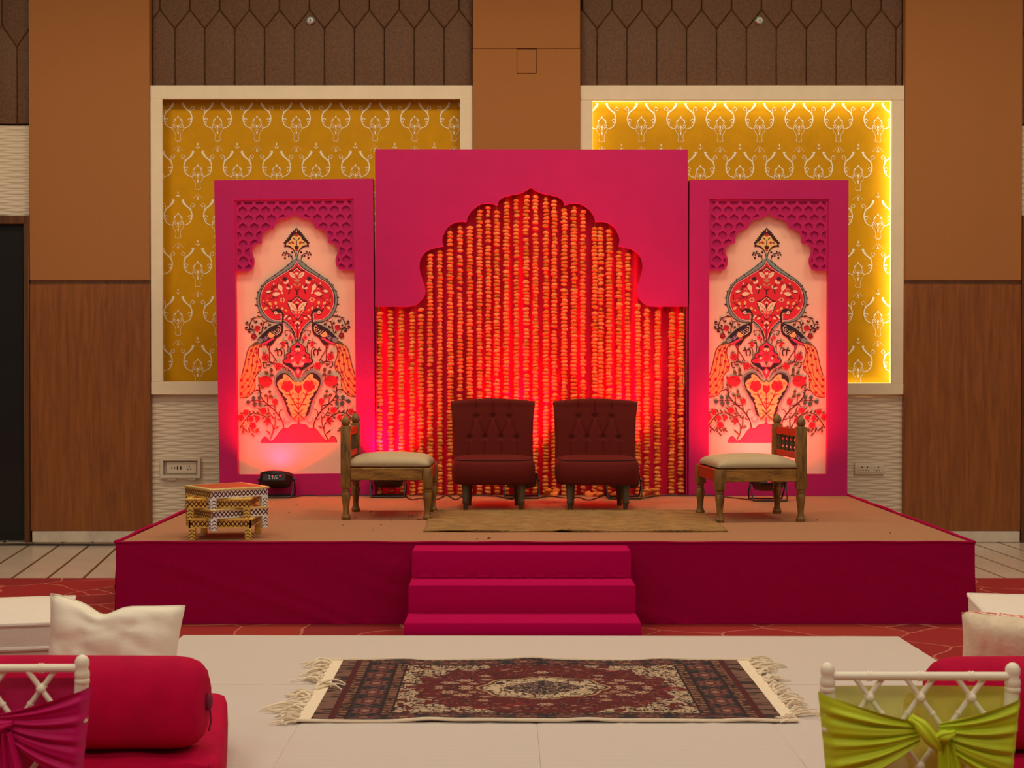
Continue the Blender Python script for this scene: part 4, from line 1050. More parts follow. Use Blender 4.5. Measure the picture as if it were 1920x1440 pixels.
# ================================================================== LED WASH LIGHTS
M_TRIM = mat('white_lettering', (200, 190, 180), 0.6)
M_REDLED = mat('red_led', (255, 30, 60), 0.4, emit=(255, 40, 70), estr=4.0)
def wash_light(u, v, label, energy, color, tilt=0.30, spin=0.0, text=None, spot=140, tgt=0.5):
    X, Y = G(u, v, ZS); Y += 0.11
    t = thing('stage_wash_light', label, 'stage light', (X, Y, ZS), spin, group='black wash lights along the backdrop')
    # can: shallow ribbed drum facing up and toward the backdrop
    M = Matrix.Rotation(-tilt, 3, 'X')
    c = Vector((0, 0, 0.135))
    prof = [(0.085, -0.05), (0.105, -0.046), (0.112, -0.03), (0.118, 0.01), (0.124, 0.014), (0.124, 0.04), (0.112, 0.045), (0.104, 0.034)]
    can = MB().lathe(prof, 28, c, M, cap=False)
    can.lathe([(0.085, -0.05), (0.001, -0.05)], 28, c, M, cap=False)
    body = can.build('can', M_BLACK, t, angle=30)
    MB().lathe([(0.104, 0.034), (0.001, 0.033)], 28, c, M, cap=False).build('lens_plate', mat('lens_plate', (90, 20, 26), 0.2), body)
    # two-legged bracket
    for y, zt2 in ((-0.045, 0.13), (0.05, 0.13)):
        path = [(-0.128, 0, zt2), (-0.130, y*1.2, 0.07), (-0.122, y*2.0, 0.012), (-0.10, y*2.1, 0.007), (0.10, y*2.1, 0.007), (0.122, y*2.0, 0.012), (0.130, y*1.2, 0.07), (0.128, 0, zt2)]
        MB().tube(catmull(path, 5), 0.0055, 6).build('bracket', M_BLACK, t)
    for sx_ in (-1, 1): MB().lathe([(0.016, 0), (0.016, 0.016)], 12, (sx_*0.128 - 0.008, 0, 0.135), Matrix.Rotation(PI/2, 3, 'Y')).build('clamp_knob', M_BLACK, t)
    nrm = M @ Vector((0, 0, 1))
    # control panel on the side of the can facing the hall
    pc = c + M @ Vector((0, -0.108, -0.012))
    pm = M.to_4x4()
    pn = MB().bbox(-0.085, 0.085, -0.012, 0.01, -0.026, 0.026, 0.004, 1)
    pn.xform(Matrix.Translation(pc) @ pm); pn.build('control_panel', M_BLACK, t)
    if text:
        cu = bpy.data.curves.new('display_text', 'FONT'); cu.body = text; cu.size = 0.042; cu.align_x = 'CENTER'; cu.align_y = 'CENTER'; cu.extrude = 0.0006
        tmp = bpy.data.objects.new('tmp', cu); COL.objects.link(tmp)
        dg = bpy.context.evaluated_depsgraph_get()
        me = bpy.data.meshes.new_from_object(tmp.evaluated_get(dg)); bpy.data.objects.remove(tmp)
        me.materials.clear(); me.materials.append(M_TRIM)
        o = bpy.data.objects.new('display_text', me); COL.objects.link(o); o.parent = t
        o.matrix_local = Matrix.Translation(pc) @ pm @ Matrix.Translation((-0.01, -0.0128, 0.0)) @ Matrix.Rotation(PI/2, 4, 'X')
    leds = ((-0.012, 0.012), (0.045, 0.012)) if text else ((-0.02, -0.012), (-0.005, -0.012), (0.01, -0.012))
    for lx_, lz_ in leds:
        MB().box(lx_-0.004, lx_+0.004, -0.0132, -0.012, lz_-0.0025, lz_+0.0025).xform(Matrix.Translation(pc) @ pm).build('status_led', M_REDLED, t, smooth=False)
    l = bpy.data.lights.new('stage_wash_beam', 'SPOT'); l.energy = energy; l.color = color
    l.spot_size = R(spot); l.spot_blend = 1.0; l.shadow_soft_size = 0.05
    lo_ = bpy.data.objects.new('stage_wash_beam', l); COL.objects.link(lo_)
    p = Vector((X, Y, ZS)) + Matrix.Rotation(spin, 3, 'Z') @ (c + nrm * 0.06)
    lo_.location = p
    d = Vector((X + math.sin(-spin)*0.5, YP + 0.03, ZS + tgt)) - p
    lo_.rotation_euler = d.to_track_quat('-Z', 'Y').to_euler()
RED = (1.0, 0.004, 0.045)
wash_light(514, 935, 'black wash light with lit display beside the stacked gold stools', 150, (1.0, 0.002, 0.010), text='3 nS')
wash_light(726, 934, 'black wash light under the left wooden seat, shining red', 330, RED, spot=100, tgt=0.8)
wash_light(978, 936, 'black wash light on the floor behind the left maroon chair', 520, RED, spot=74, tgt=1.1)
wash_light(1172, 937, 'black wash light on the floor behind the right maroon chair', 360, RED, spot=66, tgt=1.1)
wash_light(1445, 941, 'black wash light with red digits under the right wooden seat', 85, (1.0, 0.06, 0.06), spot=150, tgt=0.9)
# thin cables running between the lights
def stage_cable(us, label, seed):
    rr = random.Random(seed); pts = []
    for (u, v) in us:
        x, y = G(u, v, ZS); pts.append((x, min(y, YP - 0.03), ZS + 0.006))
    o = MB().tube(catmull(pts, 6), 0.004, 6).build('light_cable', M_CBL); tag(o, label, 'cable', 'thin cables at the foot of the backdrop')
stage_cable([(545, 934), (575, 930), (600, 931), (640, 929), (670, 928), (700, 930)], 'thin black cable from the stacked stools to left wooden seat', 1)
stage_cable([(758, 930), (772, 938), (790, 936), (805, 940), (822, 937), (838, 930), (855, 938), (872, 931), (930, 932), (962, 938)], 'thin black cable curling behind the left maroon chair', 2)
stage_cable([(1005, 936), (1030, 932), (1060, 935), (1085, 934), (1105, 939), (1135, 930), (1155, 938)], 'thin black cable lying between the two maroon chairs', 3)
stage_cable([(1195, 937), (1230, 932), (1255, 929), (1285, 931), (1310, 928), (1340, 931), (1412, 939)], 'thin black cable right of the right maroon chair', 4)

# ================================================================== TUFTED MAROON CHAIRS
M_BUTTON = mat('maroon_button', (70, 14, 14), 0.8)
def maroon_chair(loc, rz, label):
    t = thing('slipper_chair', label, 'chair', loc, rz, 'tufted maroon slipper chairs')
    # local: front toward -Y, origin on the floor under the middle of the front legs
    W2 = 0.282
    # seat: rounded drum-fronted block
    def outline(grow, n=56):
        pts = []
        for k in range(n):
            a = 2*PI*k/n; c, s_ = math.cos(a), math.sin(a)
            e = 0.42 if s_ < 0 else 0.30
            x = (W2+grow) * math.copysign(abs(c)**e, c); y = (0.255+grow) * math.copysign(abs(s_)**e, s_)
            if s_ < 0: y -= 0.035 * (1 - (x/W2)**2)
            pts.append((x, y + 0.20))
        return pts
    prof = [(-0.03, 0.178), (-0.008, 0.180), (0.004, 0.20), (0.008, 0.26), (0.004, 0.315), (-0.010, 0.338), (-0.03, 0.350), (-0.10, 0.362), (-0.20, 0.366)]
    vs = []; n = 56
    for g, z in prof: vs += [(x, y, z) for x, y in outline(g, n)]
    fs = [(j*n+k, j*n+(k+1)%n, (j+1)*n+(k+1)%n, (j+1)*n+k) for j in range(len(prof)-1) for k in range(n)]
    fs += [tuple(range(n))[::-1], tuple((len(prof)-1)*n+k for k in range(n))]
    seat = MB().add(vs, fs).build('seat', M_MAROON, t, angle=60)
    MB().tube([(x, y, 0.346) for x, y in outline(-0.018, n)], 0.0055, 6, closed=True).build('piping', M_MAROON_PIPE, seat)
    # back: curved, tufted, top rolled outward
    buttons = [(-0.118, 0.625), (0.0, 0.628), (0.118, 0.625), (-0.165, 0.478), (-0.057, 0.482), (0.057, 0.482), (0.165, 0.478)]
    creases = [((-0.118, .625), (-0.165, .478)), ((-0.118, .625), (-0.057, .482)), ((0, .628), (-0.057, .482)), ((0, .628), (0.057, .482)), ((0.118, .625), (0.057, .482)), ((0.118, .625), (0.165, .478)),
               ((-0.165, .478), (-0.17, .34)), ((-0.057, .482), (-0.06, .34)), ((0.057, .482), (0.06, .34)), ((0.165, .478), (0.17, .34)), ((-0.118, .625), (-0.12, .70)), ((0, .628), (0, .70)), ((0.118, .625), (0.12, .70))]
    def halfw(z): return 0.258 + 0.020*max(0, (z-0.35)/0.38) + 0.016*max(0, (z-0.62)/0.08)
    def face(u, v):
        z = 0.30 + 0.40*v; x = (2*u-1) * halfw(z)
        q = abs(2*u-1)
        y = 0.40 + 0.055*(z-0.3)/0.4 - 0.07*q**2.2
        d = 0.0
        for a, b in creases: d += 0.010*math.exp(-(seg_dist((x, z), a, b)/0.007)**2)
        d = min(d, 0.012)
        for b in buttons: d = max(d, 0.022*math.exp(-(math.hypot(x-b[0], z-b[1])/0.016)**2))
        puff = 0.010*(1-q**4)
        return (x, y + d - puff, z)
    NU, NV = 64, 46
    front = [[face(i/NU, j/NV) for i in range(NU+1)] for j in range(NV+1)]
    # roll over the top
    roll = []
    for k in range(1, 9):
        a = PI*0.95*k/8; row = []
        for i in range(NU+1):
            x, y, z = front[NV][i]; q = (2*i/NU-1)
            r = 0.034; z += 0.020*(1-q*q)*min(1, k/3)
            row.append((x*(1+0.035*math.sin(a)), y - 0.012*math.sin(a) + r*(1-math.cos(a)), z + r*math.sin(a)*1.05))
        roll.append(row)
    back = []
    for j in range(10):
        row = []
        for i in range(NU+1):
            x, y, z = roll[-1][i]; v = (j+1)/10
            z2 = z + (0.24 - z)*v
            row.append((x*(1-0.03*min(1, v*2)), y - 0.010*min(1, v*3) - 0.04*v, z2))
        back.append(row)
    rows = front + roll + back; m = NU+1
    vs = [p for r_ in rows for p in r_]
    fs = [(j*m+i, j*m+i+1, (j+1)*m+i+1, (j+1)*m+i) for j in range(len(rows)-1) for i in range(NU)]
    # close the sides
    nr = len(rows)
    for i in (0, NU):
        loop = [j*m+i for j in range(nr)]
        c = len(vs); vs.append(tuple(sum(vs[j][k] for j in loop)/len(loop) for k in range(3)))
        fs += [(loop[j], loop[j+1], c) for j in range(nr-1)] + [(loop[-1], loop[0], c)]
    bk = MB().add(vs, fs).build('backrest', M_MAROON, t, angle=70)
    for bx_, bz_ in buttons:
        p = face((bx_/halfw(bz_)+1)/2, (bz_-0.30)/0.40)
        MB().sphere((bx_, p[1]-0.004, bz_), 0.010, 0.007, 0.010, 10, 6).build('button', M_BUTTON, bk)
    for lx_, ly_, ln in ((-0.19, 0.0, 1), (0.19, 0.0, 1), (-0.17, 0.36, 0), (0.17, 0.36, 0)):
        prof_l = [(0.017, 0.0), (0.0185, 0.045), (0.024, 0.052), (0.0245, 0.060), (0.022, 0.066), (0.029, 0.18), (0.030, 0.20)]
        MB().lathe(prof_l, 14, (lx_, ly_, 0)).build('leg', M_DARKLEG, t, angle=40)
    return t
x, y = G(925.5, 957, ZS); maroon_chair((x, y, ZS), R(1.2), 'left maroon tufted chair, nearer the left wooden seat')
x, y = G(1121, 957.5, ZS); maroon_chair((x, y, ZS), R(-1.0), 'right maroon tufted chair, nearer the right wooden seat')

# ================================================================== LOW WOODEN SEATS WITH WHITE CUSHION
def turned_leg(h, top=0.0):
    return [(0.026, 0.0), (0.029, 0.006), (0.030, 0.020), (0.026, 0.026), (0.024, 0.032), (0.0185, 0.05), (0.021, 0.09), (0.027, 0.13), (0.0295, 0.155), (0.026, 0.172), (0.022, 0.178), (0.027, 0.184), (0.027, 0.190), (0.022, 0.196), (0.030, 0.21)]
def wooden_seat(loc, rz, label):
    t = thing('carved_low_seat', label, 'chair', loc, rz, 'low wooden seats with white cushions')
    # local: faces +X; back posts at -X; origin at the middle of the footprint
    L2, D2, P2 = 0.262, 0.255, 0.031
    for sx_ in (-1, 1):
        for sy_ in (-1, 1):
            x_, y_ = sx_*L2, sy_*D2
            top = 0.335 if sx_ > 0 else 0.60
            lg = MB().lathe(turned_leg(0.2), 18, (x_, y_, 0)); lg.bbox(x_-P2, x_+P2, y_-P2, y_+P2, 0.205, top, 0.005, 2)
            lo_ = lg.build('leg' if sx_ > 0 else 'back_post', M_SHEESHAM_V, t, angle=35)
            if sx_ < 0:
                fin_ = [(0.030, 0.60), (0.020, 0.606), (0.028, 0.614), (0.030, 0.628), (0.026, 0.640), (0.020, 0.652), (0.010, 0.664), (0.001, 0.670)]
                MB().lathe(fin_, 16, (x_, y_, 0)).build('finial', M_SHEESHAM_V, lo_, angle=40)
    for sy_ in (-1, 1): MB().bbox(-L2+P2, L2-P2, sy_*D2-0.022, sy_*D2+0.022, 0.255, 0.333, 0.004, 1).build('side_rail', M_SHEESHAM, t)
    MB().bbox(L2-0.022, L2+0.024, -D2+P2, D2-P2, 0.255, 0.333, 0.004, 1).build('front_rail', M_REDWOOD, t)
    MB().bbox(-L2-0.02, -L2+0.02, -D2+P2, D2-P2, 0.255, 0.333, 0.004, 1).build('rear_rail', M_REDWOOD, t)
    MB().bbox(-L2-0.016, -L2+0.018, -D2+P2, D2-P2, 0.535, 0.585, 0.004, 1).build('top_rail', M_REDWOOD, t)
    MB().bbox(-L2-0.016, -L2+0.018, -D2+P2, D2-P2, 0.395, 0.435, 0.004, 1).build('lower_rail', M_REDWOOD, t)
    for k in range(5):
        yy = -0.17 + 0.085*k
        MB().lathe([(0.010, 0.43), (0.016, 0.445), (0.010, 0.46), (0.019, 0.485), (0.010, 0.51), (0.016, 0.525), (0.010, 0.54)], 12, (-L2, yy, 0)).build('spindle', M_DARKLEG, t, angle=50)
    # cushion
    def cush(u, v, top):
        a, b = 2*u-1, 2*v-1
        x_ = -0.01 + 0.268*math.copysign(abs(a)**0.96, a) + 0.020; y_ = 0.272*b
        rim = max(abs(a), abs(b))
        e = (1-abs(a)**5)*(1-abs(b)**5)
        if top: z_ = 0.345 + 0.050*min(1, e*1.2)**0.35 + 0.026*(1-a*a)*(1-b*b)
        else: z_ = 0.334 + 0.011*(rim**8)
        return (x_, y_, z_)
    mb = MB().grid(lambda u, v: cush(u, v, True), 26, 26)
    mb.grid(lambda u, v: cush(u, v, False), 26, 26)
    bm_ = mb
    co = bm_.build('cushion', M_BEIGE, t, angle=None)
    bm = bmesh.new(); bm.from_mesh(co.data); bmesh.ops.remove_doubles(bm, verts=bm.verts, dist=0.0012); bmesh.ops.recalc_face_normals(bm, faces=bm.faces); bm.to_mesh(co.data); bm.free(); co.data.shade_smooth()
    return t
xn, yn = G(726, 974, ZS); _, yf = G(740, 960, ZS)
wooden_seat(((G(649.5, 975, ZS)[0] + G(802, 973, ZS)[0] + G(664.7, 960, ZS)[0] + G(813, 959.5, ZS)[0]) / 4, (yn+yf)/2, ZS), R(-1.0), 'carved wooden low seat with pale cushion at stage left')
xn, yn = G(1425, 978.5, ZS); _, yf = G(1385, 963.5, ZS)
wooden_seat(((G(1349.5, 979, ZS)[0] + G(1501, 978, ZS)[0] + G(1312, 963, ZS)[0] + G(1457, 963, ZS)[0]) / 4, (yn+yf)/2, ZS), R(180 + 6.0), 'carved wooden low seat with pale cushion at stage right')

# ================================================================== STACKED FOIL STOOLS
M_FGOLD = mat('gold_foil', (250, 204, 96), 0.38, 0.35, var=0.15, scale=50, bump=0.5, bscale=90)
M_FGLINT = mat('foil_painted_glint', (252, 250, 240), 0.35, 0.2, var=0.10, scale=50, bump=0.5, bscale=90)  # cool reflection on the foil, put into the colour
M_FPAT = mat('dark_red_foil_pattern', (92, 24, 18), 0.5)
M_FTOP = mat('orange_red_foil_top', (196, 92, 52), 0.45, 0.4, var=0.25, scale=40, bump=0.4, bscale=80)
def stool(loc, rz, label, glinting):
    t = thing('foil_stool', label, 'stool', loc, rz, 'stacked foil-covered stools')
    S, H = 0.176, 0.125
    faces = [M_FGOLD]*4 if not glinting else [M_FGLINT, M_FGLINT, M_FGOLD, M_FGOLD]  # right-hand sides carry the painted reflection, left-hand sides stay gold
    edge = M_FGOLD if not glinting else mat('pale_gold_foil', (240, 214, 140), 0.38, 0.55, var=0.15, scale=50, bump=0.5, bscale=90)
    MB().bbox(-S-0.008, S+0.008, -S-0.008, S+0.008, H-0.012, H, 0.004, 2).build('top', edge, t)
    MB().bbox(-S*0.86, S*0.86, -S*0.86, S*0.86, H-0.002, H+0.0015, 0.001, 1).build('top_inlay', M_FTOP, t)
    for k in range(4):
        rot = Matrix.Rotation(k*PI/2, 4, 'Z')
        m = faces[k]
        ap = MB().box(-S, S, -S, -S+0.010, 0.070, H-0.012).xform(rot).build('apron', m, t, smooth=False)
        mb = MB(); nz = 7
        for ph in (0, 1):
            pts = [(-S+0.004 + (2*S-0.008)*i/(2*nz), 0.074 + (0.034 if (i+ph) % 2 else 0.004)) for i in range(2*nz+1)]
            for a, b in zip(pts, pts[1:]): ribbon(mb, [a, b], 0.0065, -S-0.0006)
        mb.xform(rot).build('diamond_pattern', M_FPAT, ap, smooth=False, recalc=False)
        lg = MB().bbox(-S, -S+0.036, -S, -S+0.036, 0.0, 0.071, 0.003, 1).xform(rot).build('leg', m, t)
        mb = MB()
        for z_ in (0.018, 0.036, 0.054): ribbon(mb, [(-S+0.004, z_-0.006), (-S+0.018, z_+0.006), (-S+0.032, z_-0.006)], 0.005, -S-0.0006, n=2)
        mb.xform(rot).build('leg_pattern', M_FPAT, lg, smooth=False, recalc=False); mb = MB()
        for z_ in (0.018, 0.036, 0.054): ribbon(mb, [(S-0.032, z_-0.006), (S-0.018, z_+0.006), (S-0.004, z_-0.006)], 0.005, -S-0.0006, n=2)
        mb.xform(rot).build('leg_pattern', M_FPAT, lg, smooth=False, recalc=False)
sxp, _ = G(434, 1000, ZS); syp = 8.175
stool((sxp, syp, ZS), 0, 'lowest gold stool of the stack, standing on the stage', False)
stool((sxp+0.005, syp, ZS+0.0565), R(36), 'second gold stool from the bottom, glint painted on its right sides', True)
stool((sxp-0.012, syp, ZS+0.113), R(1), 'third stool up the stack, all gold', False)
stool((sxp+0.003, syp, ZS+0.1695), R(36), 'topmost foil stool of the stack with orange-red top', True)
# ================================================================== WHITE FLOOR MATTRESSES
ZM = 0.10
M_SHEET = mat('white_striped_sheet', (226, 216, 204), 0.75)
def stripe_sheet():
    nt = M_SHEET.node_tree; b = nt.nodes['Principled BSDF']
    tc = nt.nodes.new('ShaderNodeTexCoord'); w_ = nt.nodes.new('ShaderNodeTexWave')
    w_.bands_direction = 'Y'; w_.inputs['Scale'].default_value = 20.0; w_.inputs['Distortion'].default_value = 0.3
    nt.links.new(tc.outputs['Object'], w_.inputs['Vector'])
    r = nt.nodes.new('ShaderNodeValToRGB')
    r.color_ramp.elements[0].position = 0.40; r.color_ramp.elements[0].color = (*lin((203, 191, 180)), 1)
    r.color_ramp.elements[1].position = 0.60; r.color_ramp.elements[1].color = (*lin((210, 199, 189)), 1)
    nt.links.new(w_.outputs['Color'], r.inputs[0]); nt.links.new(r.outputs[0], b.inputs['Base Color'])
    n = nt.nodes.new('ShaderNodeTexNoise'); n.inputs['Scale'].default_value = 5; n.inputs['Detail'].default_value = 3
    nt.links.new(tc.outputs['Object'], n.inputs['Vector'])
    bp = nt.nodes.new('ShaderNodeBump'); bp.inputs['Strength'].default_value = 0.25; bp.inputs['Distance'].default_value = 0.02
    nt.links.new(n.outputs['Fac'], bp.inputs['Height']); nt.links.new(bp.outputs[0], b.inputs['Normal'])
stripe_sheet()
def mattress(corners, label, seed, amp=0.003):
    """corners: near-left, near-right, far-right, far-left on the floor"""
    rr = random.Random(seed)
    cr_ = [(rr.uniform(0, 1), rr.uniform(0, 1), rr.uniform(0, PI), rr.uniform(0.3, 1.0)) for _ in range(5)]
    c0 = [Vector((*c, 0)) for c in corners]
    mid = sum(c0, Vector()) / 4
    def top(u, v):
        p = (c0[0]*(1-u) + c0[1]*u)*(1-v) + (c0[3]*(1-u) + c0[2]*u)*v - mid
        e = min(u, 1-u, v, 1-v)
        z = ZM - 0.0022*math.exp(-(e/0.006)**2)
        for (cu, cv, a, ln) in cr_:
            d = (u-cu)*math.sin(a) - (v-cv)*math.cos(a)
            z += amp*0.5*math.exp(-(d/0.012)**2)
        z += amp*0.3*math.sin(u*7+seed)*math.sin(v*5+seed)
        return (p.x, p.y, z)
    N = 40
    mb = MB().grid(top, N, N)
    ed = [top(i/N, 0) for i in range(N+1)] + [top(1, i/N) for i in range(1, N+1)] + [top(1-i/N, 1) for i in range(1, N+1)] + [top(0, 1-i/N) for i in range(1, N)]
    k = len(ed)
    vs = ed + [(x, y, 0.05) for x, y, z in ed] + [(x*0.998, y*0.998, 0.007) for x, y, z in ed]
    fs = [(j*k+i, j*k+(i+1)%k, (j+1)*k+(i+1)%k, (j+1)*k+i) for j in range(2) for i in range(k)] + [tuple(2*k+i for i in range(k))]
    mb.add(vs, fs)
    o = mb.build('floor_mattress', M_SHEET, angle=50, loc=(mid.x, mid.y, 0))
    return tag(o, label, 'mattress', 'white sheeted floor mattresses')
YMS = 5.955
fl = G(360, 1177, ZM); frr = G(1682, 1191, ZM); fm = G(1008, 1181, ZM)
nl_x, nr_x = fl[0] - 0.02, frr[0] + 0.03
yfar = 7.06
mattress([(nl_x, YMS+0.0004), (nr_x, YMS+0.0004), (frr[0], yfar-0.03), (fl[0], yfar+0.0)], 'wide white sheeted mattress just in front of the magenta steps', 1)
seams = [nl_x, -0.775, 0.117, 1.003, nr_x]
names = ['white floor mattress under the crimson settee at left', 'white floor mattress left of the centre seam, in front of rug', 'white floor mattress right of the centre seam, in front of rug', 'white floor mattress behind the lime-sashed chair']
for i in range(4):
    mattress([(seams[i]+0.0004, 3.0), (seams[i+1]-0.0004, 3.0), (seams[i+1]-0.0004, YMS-0.0004), (seams[i]+0.0004, YMS-0.0004)], names[i], 10+i, 0.004)

# ================================================================== PERSIAN RUG
def vnoise(x, y, s, seed):
    rs = np.random.RandomState(seed); n = 128; g = rs.rand(n, n)
    X, Y = x*s, y*s; xi, yi = np.floor(X).astype(int), np.floor(Y).astype(int); fx, fy = X-xi, Y-yi
    fx = fx*fx*(3-2*fx); fy = fy*fy*(3-2*fy)
    a = g[xi % n, yi % n]; b = g[(xi+1) % n, yi % n]; c = g[xi % n, (yi+1) % n]; d = g[(xi+1) % n, (yi+1) % n]
    return (a*(1-fx)+b*fx)*(1-fy) + (c*(1-fx)+d*fx)*fy
rn = [G(580, 1353, ZM), G(1468, 1357, ZM), G(1389, 1246, ZM), G(649, 1236, ZM)]
RX0, RX1 = (rn[0][0]+rn[3][0])/2, (rn[1][0]+rn[2][0])/2
RY0, RY1 = (rn[0][1]+rn[1][1])/2, (rn[2][1]+rn[3][1])/2
RL, RW = RX1-RX0, RY1-RY0
rug = thing('persian_rug', 'red and navy fringed medallion rug lying on the white mattresses', 'rug', ((RX0+RX1)/2, (RY0+RY1)/2, ZM))
NX, NY = 620, 300
xs_ = np.linspace(-RL/2, RL/2, NX+1); ys_ = np.linspace(-RW/2, RW/2, NY+1)
GXX, GYY = np.meshgrid(xs_, ys_)
def rug_colour(x, y):
    L_ = lambda c: np.array(lin(c))
    col_ = np.zeros(x.shape + (3,))
    ax_, ay_ = np.abs(x), np.abs(y)
    ex, ey = RL/2 - ax_, RW/2 - ay_
    n1, n2, n3 = vnoise(x+3, y+3, 42, 1), vnoise(x+3, y+3, 70, 2), vnoise(x+7, y+5, 28, 3)
    def setc(mask, c): col_[mask] = L_(c)
    # field
    setc(np.ones(x.shape, bool), (122, 18, 24))
    setc(n3 > 0.62, (96, 14, 24)); setc(n3 > 0.80, (150, 26, 30))
    rs = np.random.RandomState(4)
    def rosettes(mask, cs, n, r0, r1, sx_=1.0, seed=5, mir=True):
        r_ = np.random.RandomState(seed)
        for _ in range(n):
            cx, cy, r = r_.uniform(0, RL/2), r_.uniform(0, RW/2), r_.uniform(r0, r1)
            for sx2 in (1, -1):
                for sy2 in (1, -1):
                    dx, dy = (x-sx2*cx)/sx_, y-sy2*cy
                    d = np.hypot(dx, dy); near = (d < r*1.3) & mask
                    if not near.any(): continue
                    th = np.arctan2(dy, dx)
                    pr_ = r*(0.78+0.22*np.cos(6*th))
                    setc(near & (d < pr_), cs[0]); setc(near & (d < pr_*0.72), cs[1]); setc(near & (d < pr_*0.42), cs[2]); setc(near & (d < pr_*0.2), cs[0])
    allm = np.ones(x.shape, bool)
    rosettes(allm, ((214, 186, 150), (150, 60, 50), (200, 160, 120)), 26, 0.016, 0.030, 1.3, 5)
    rosettes(allm, ((206, 170, 140), (122, 18, 24), (206, 170, 140)), 50, 0.008, 0.015, 1.4, 6)
    vine = np.abs(n1-0.5) < 0.035
    setc(vine & (n2 > 0.45), (170, 120, 90))
    # spandrels
    fx_, fy_ = RL/2-0.335, RW/2-0.15
    lob = 1 + 0.05*np.cos(np.arctan2(ay_/fy_, ax_/fx_)*14)
    sp = ((ax_/(fx_*1.02))**1.9 + (ay_/(fy_*1.18))**1.9)**(1/1.9) > 0.96*lob
    setc(sp, (206, 178, 142)); setc(sp & (np.abs(n1-0.5) < 0.07), (92, 40, 36)); setc(sp & (np.abs(n2-0.5) < 0.09), (60, 30, 34)); setc(sp & (n3 > 0.72), (130, 24, 30))
    # medallion
    q = np.hypot(x/0.255, y/0.185); th = np.arctan2(y/0.185, x/0.255)
    q = q/(1+0.05*np.cos(8*th))
    md = q < 1
    setc(md, (214, 188, 150)); setc(md & (np.abs(n1-0.5) < 0.06), (110, 30, 32)); setc(md & (np.abs(n2-0.45) < 0.06), (60, 50, 46))
    setc((q < 1.0) & (q > 0.95), (96, 40, 32)); setc((q < 1.05) & (q >= 1.0), (200, 160, 110))
    ce = q/(1+0.08*np.cos(4*th)) < 0.58
    setc(ce, (38, 32, 44)); setc(ce & (np.abs(n1-0.5) < 0.08), (150, 96, 84)); setc(ce & (np.abs(n2-0.5) < 0.05), (196, 160, 130))
    # borders: wide at the ends, narrower along the sides
    be, bs = 0.300, 0.118
    brd = (ex < be) | (ey < bs)
    end = (ex - 0.075)/(be-0.075) < ey/bs
    t = np.where(end, (ex-0.075)/(be-0.075), ey/bs)         # 0 at outer edge of the border
    t = np.where(ex < 0.075, -1, t)
    s_ = np.where(end, y, x)
    setc(brd, (84, 52, 40))
    g1 = brd & (t > 0) & (t < 0.24); g2 = brd & (t > 0.78)
    for g_ in (g1, g2):
        setc(g_, (116, 66, 52)); setc(g_ & (np.abs(((s_*26) % 1)-0.5) < 0.2), (170, 120, 90)); setc(g_ & (n2 > 0.66), (70, 36, 32))
    setc(brd & (np.abs(t-0.24) < 0.03), (54, 26, 24)); setc(brd & (np.abs(t-0.78) < 0.03), (54, 26, 24)); setc(brd & (np.abs(t-0.98) < 0.02), (54, 22, 22)); setc(brd & (t > 0) & (t < 0.05), (110, 18, 24))
    mn = brd & (t >= 0.26) & (t <= 0.76)
    setc(mn, (40, 36, 46))
    setc(mn & (np.abs(n1-0.5) < 0.06), (96, 84, 74)); setc(mn & (n3 > 0.7), (110, 50, 50))
    per_ = 0.155
    ph = (s_/per_) % 1 - 0.5; tt = (t-0.51)/0.22
    d = np.hypot(ph*2.6, tt); d2 = d/(1+0.18*np.cos(6*np.arctan2(tt, ph*2.6)))
    setc(mn & (d2 < 0.95), (150, 86, 74)); setc(mn & (d2 < 0.62), (96, 40, 44)); setc(mn & (d2 < 0.34), (184, 128, 104))
    # brown kelim ends
    ke = ex < 0.075
    setc(ke, (150, 108, 88)); setc(ke & (vnoise(x*0.6+9, y*3+9, 22, 8) > 0.62), (76, 50, 42)); setc(ke & (ex > 0.062), (104, 18, 24)); 
    lum = col_.mean(-1, keepdims=True)
    return col_*np.clip(0.42 + 0.75*lum, 0.42, 0.8)
colr = rug_colour(GXX, GYY)
def rug_z(x, y):
    e = np.exp(-((np.abs(y)-RW/2)/0.09)**2)
    return 0.006 + e*(0.006*np.maximum(0, np.sin(x*11+1.0+np.sign(y)))**3 + 0.002*(1+np.sin(x*5+2))) + 0.0018*(1+np.sin(x*9+y*4))
RZ = rug_z(GXX, GYY)
me = bpy.data.meshes.new('pile')
co = np.stack([GXX, GYY, RZ], -1).reshape(-1, 3)
idx = np.arange((NX+1)*(NY+1)).reshape(NY+1, NX+1)
quads = np.stack([idx[:-1, :-1], idx[:-1, 1:], idx[1:, 1:], idx[1:, :-1]], -1).reshape(-1, 4)
me.vertices.add(len(co)); me.vertices.foreach_set('co', co.ravel())
me.loops.add(quads.size); me.loops.foreach_set('vertex_index', quads.ravel())
me.polygons.add(len(quads)); me.polygons.foreach_set('loop_start', np.arange(0, quads.size, 4))
me.update(calc_edges=True)
at_ = me.color_attributes.new('weave', 'FLOAT_COLOR', 'POINT')
at_.data.foreach_set('color', np.concatenate([colr.reshape(-1, 3), np.ones((len(co), 1))], 1).ravel())
mr = bpy.data.materials.new('rug_weave'); mr.use_nodes = True
bb = mr.node_tree.nodes['Principled BSDF']; bb.inputs['Roughness'].default_value = 0.95
an = mr.node_tree.nodes.new('ShaderNodeVertexColor'); an.layer_name = 'weave'
mr.node_tree.links.new(an.outputs['Color'], bb.inputs['Base Color'])
me.materials.append(mr); me.shade_smooth()
po = bpy.data.objects.new('pile', me); COL.objects.link(po); po.parent = rug
M_RUGCREAM = mat('rug_cream_cotton', (236, 220, 190), 0.9, var=0.05, scale=60)
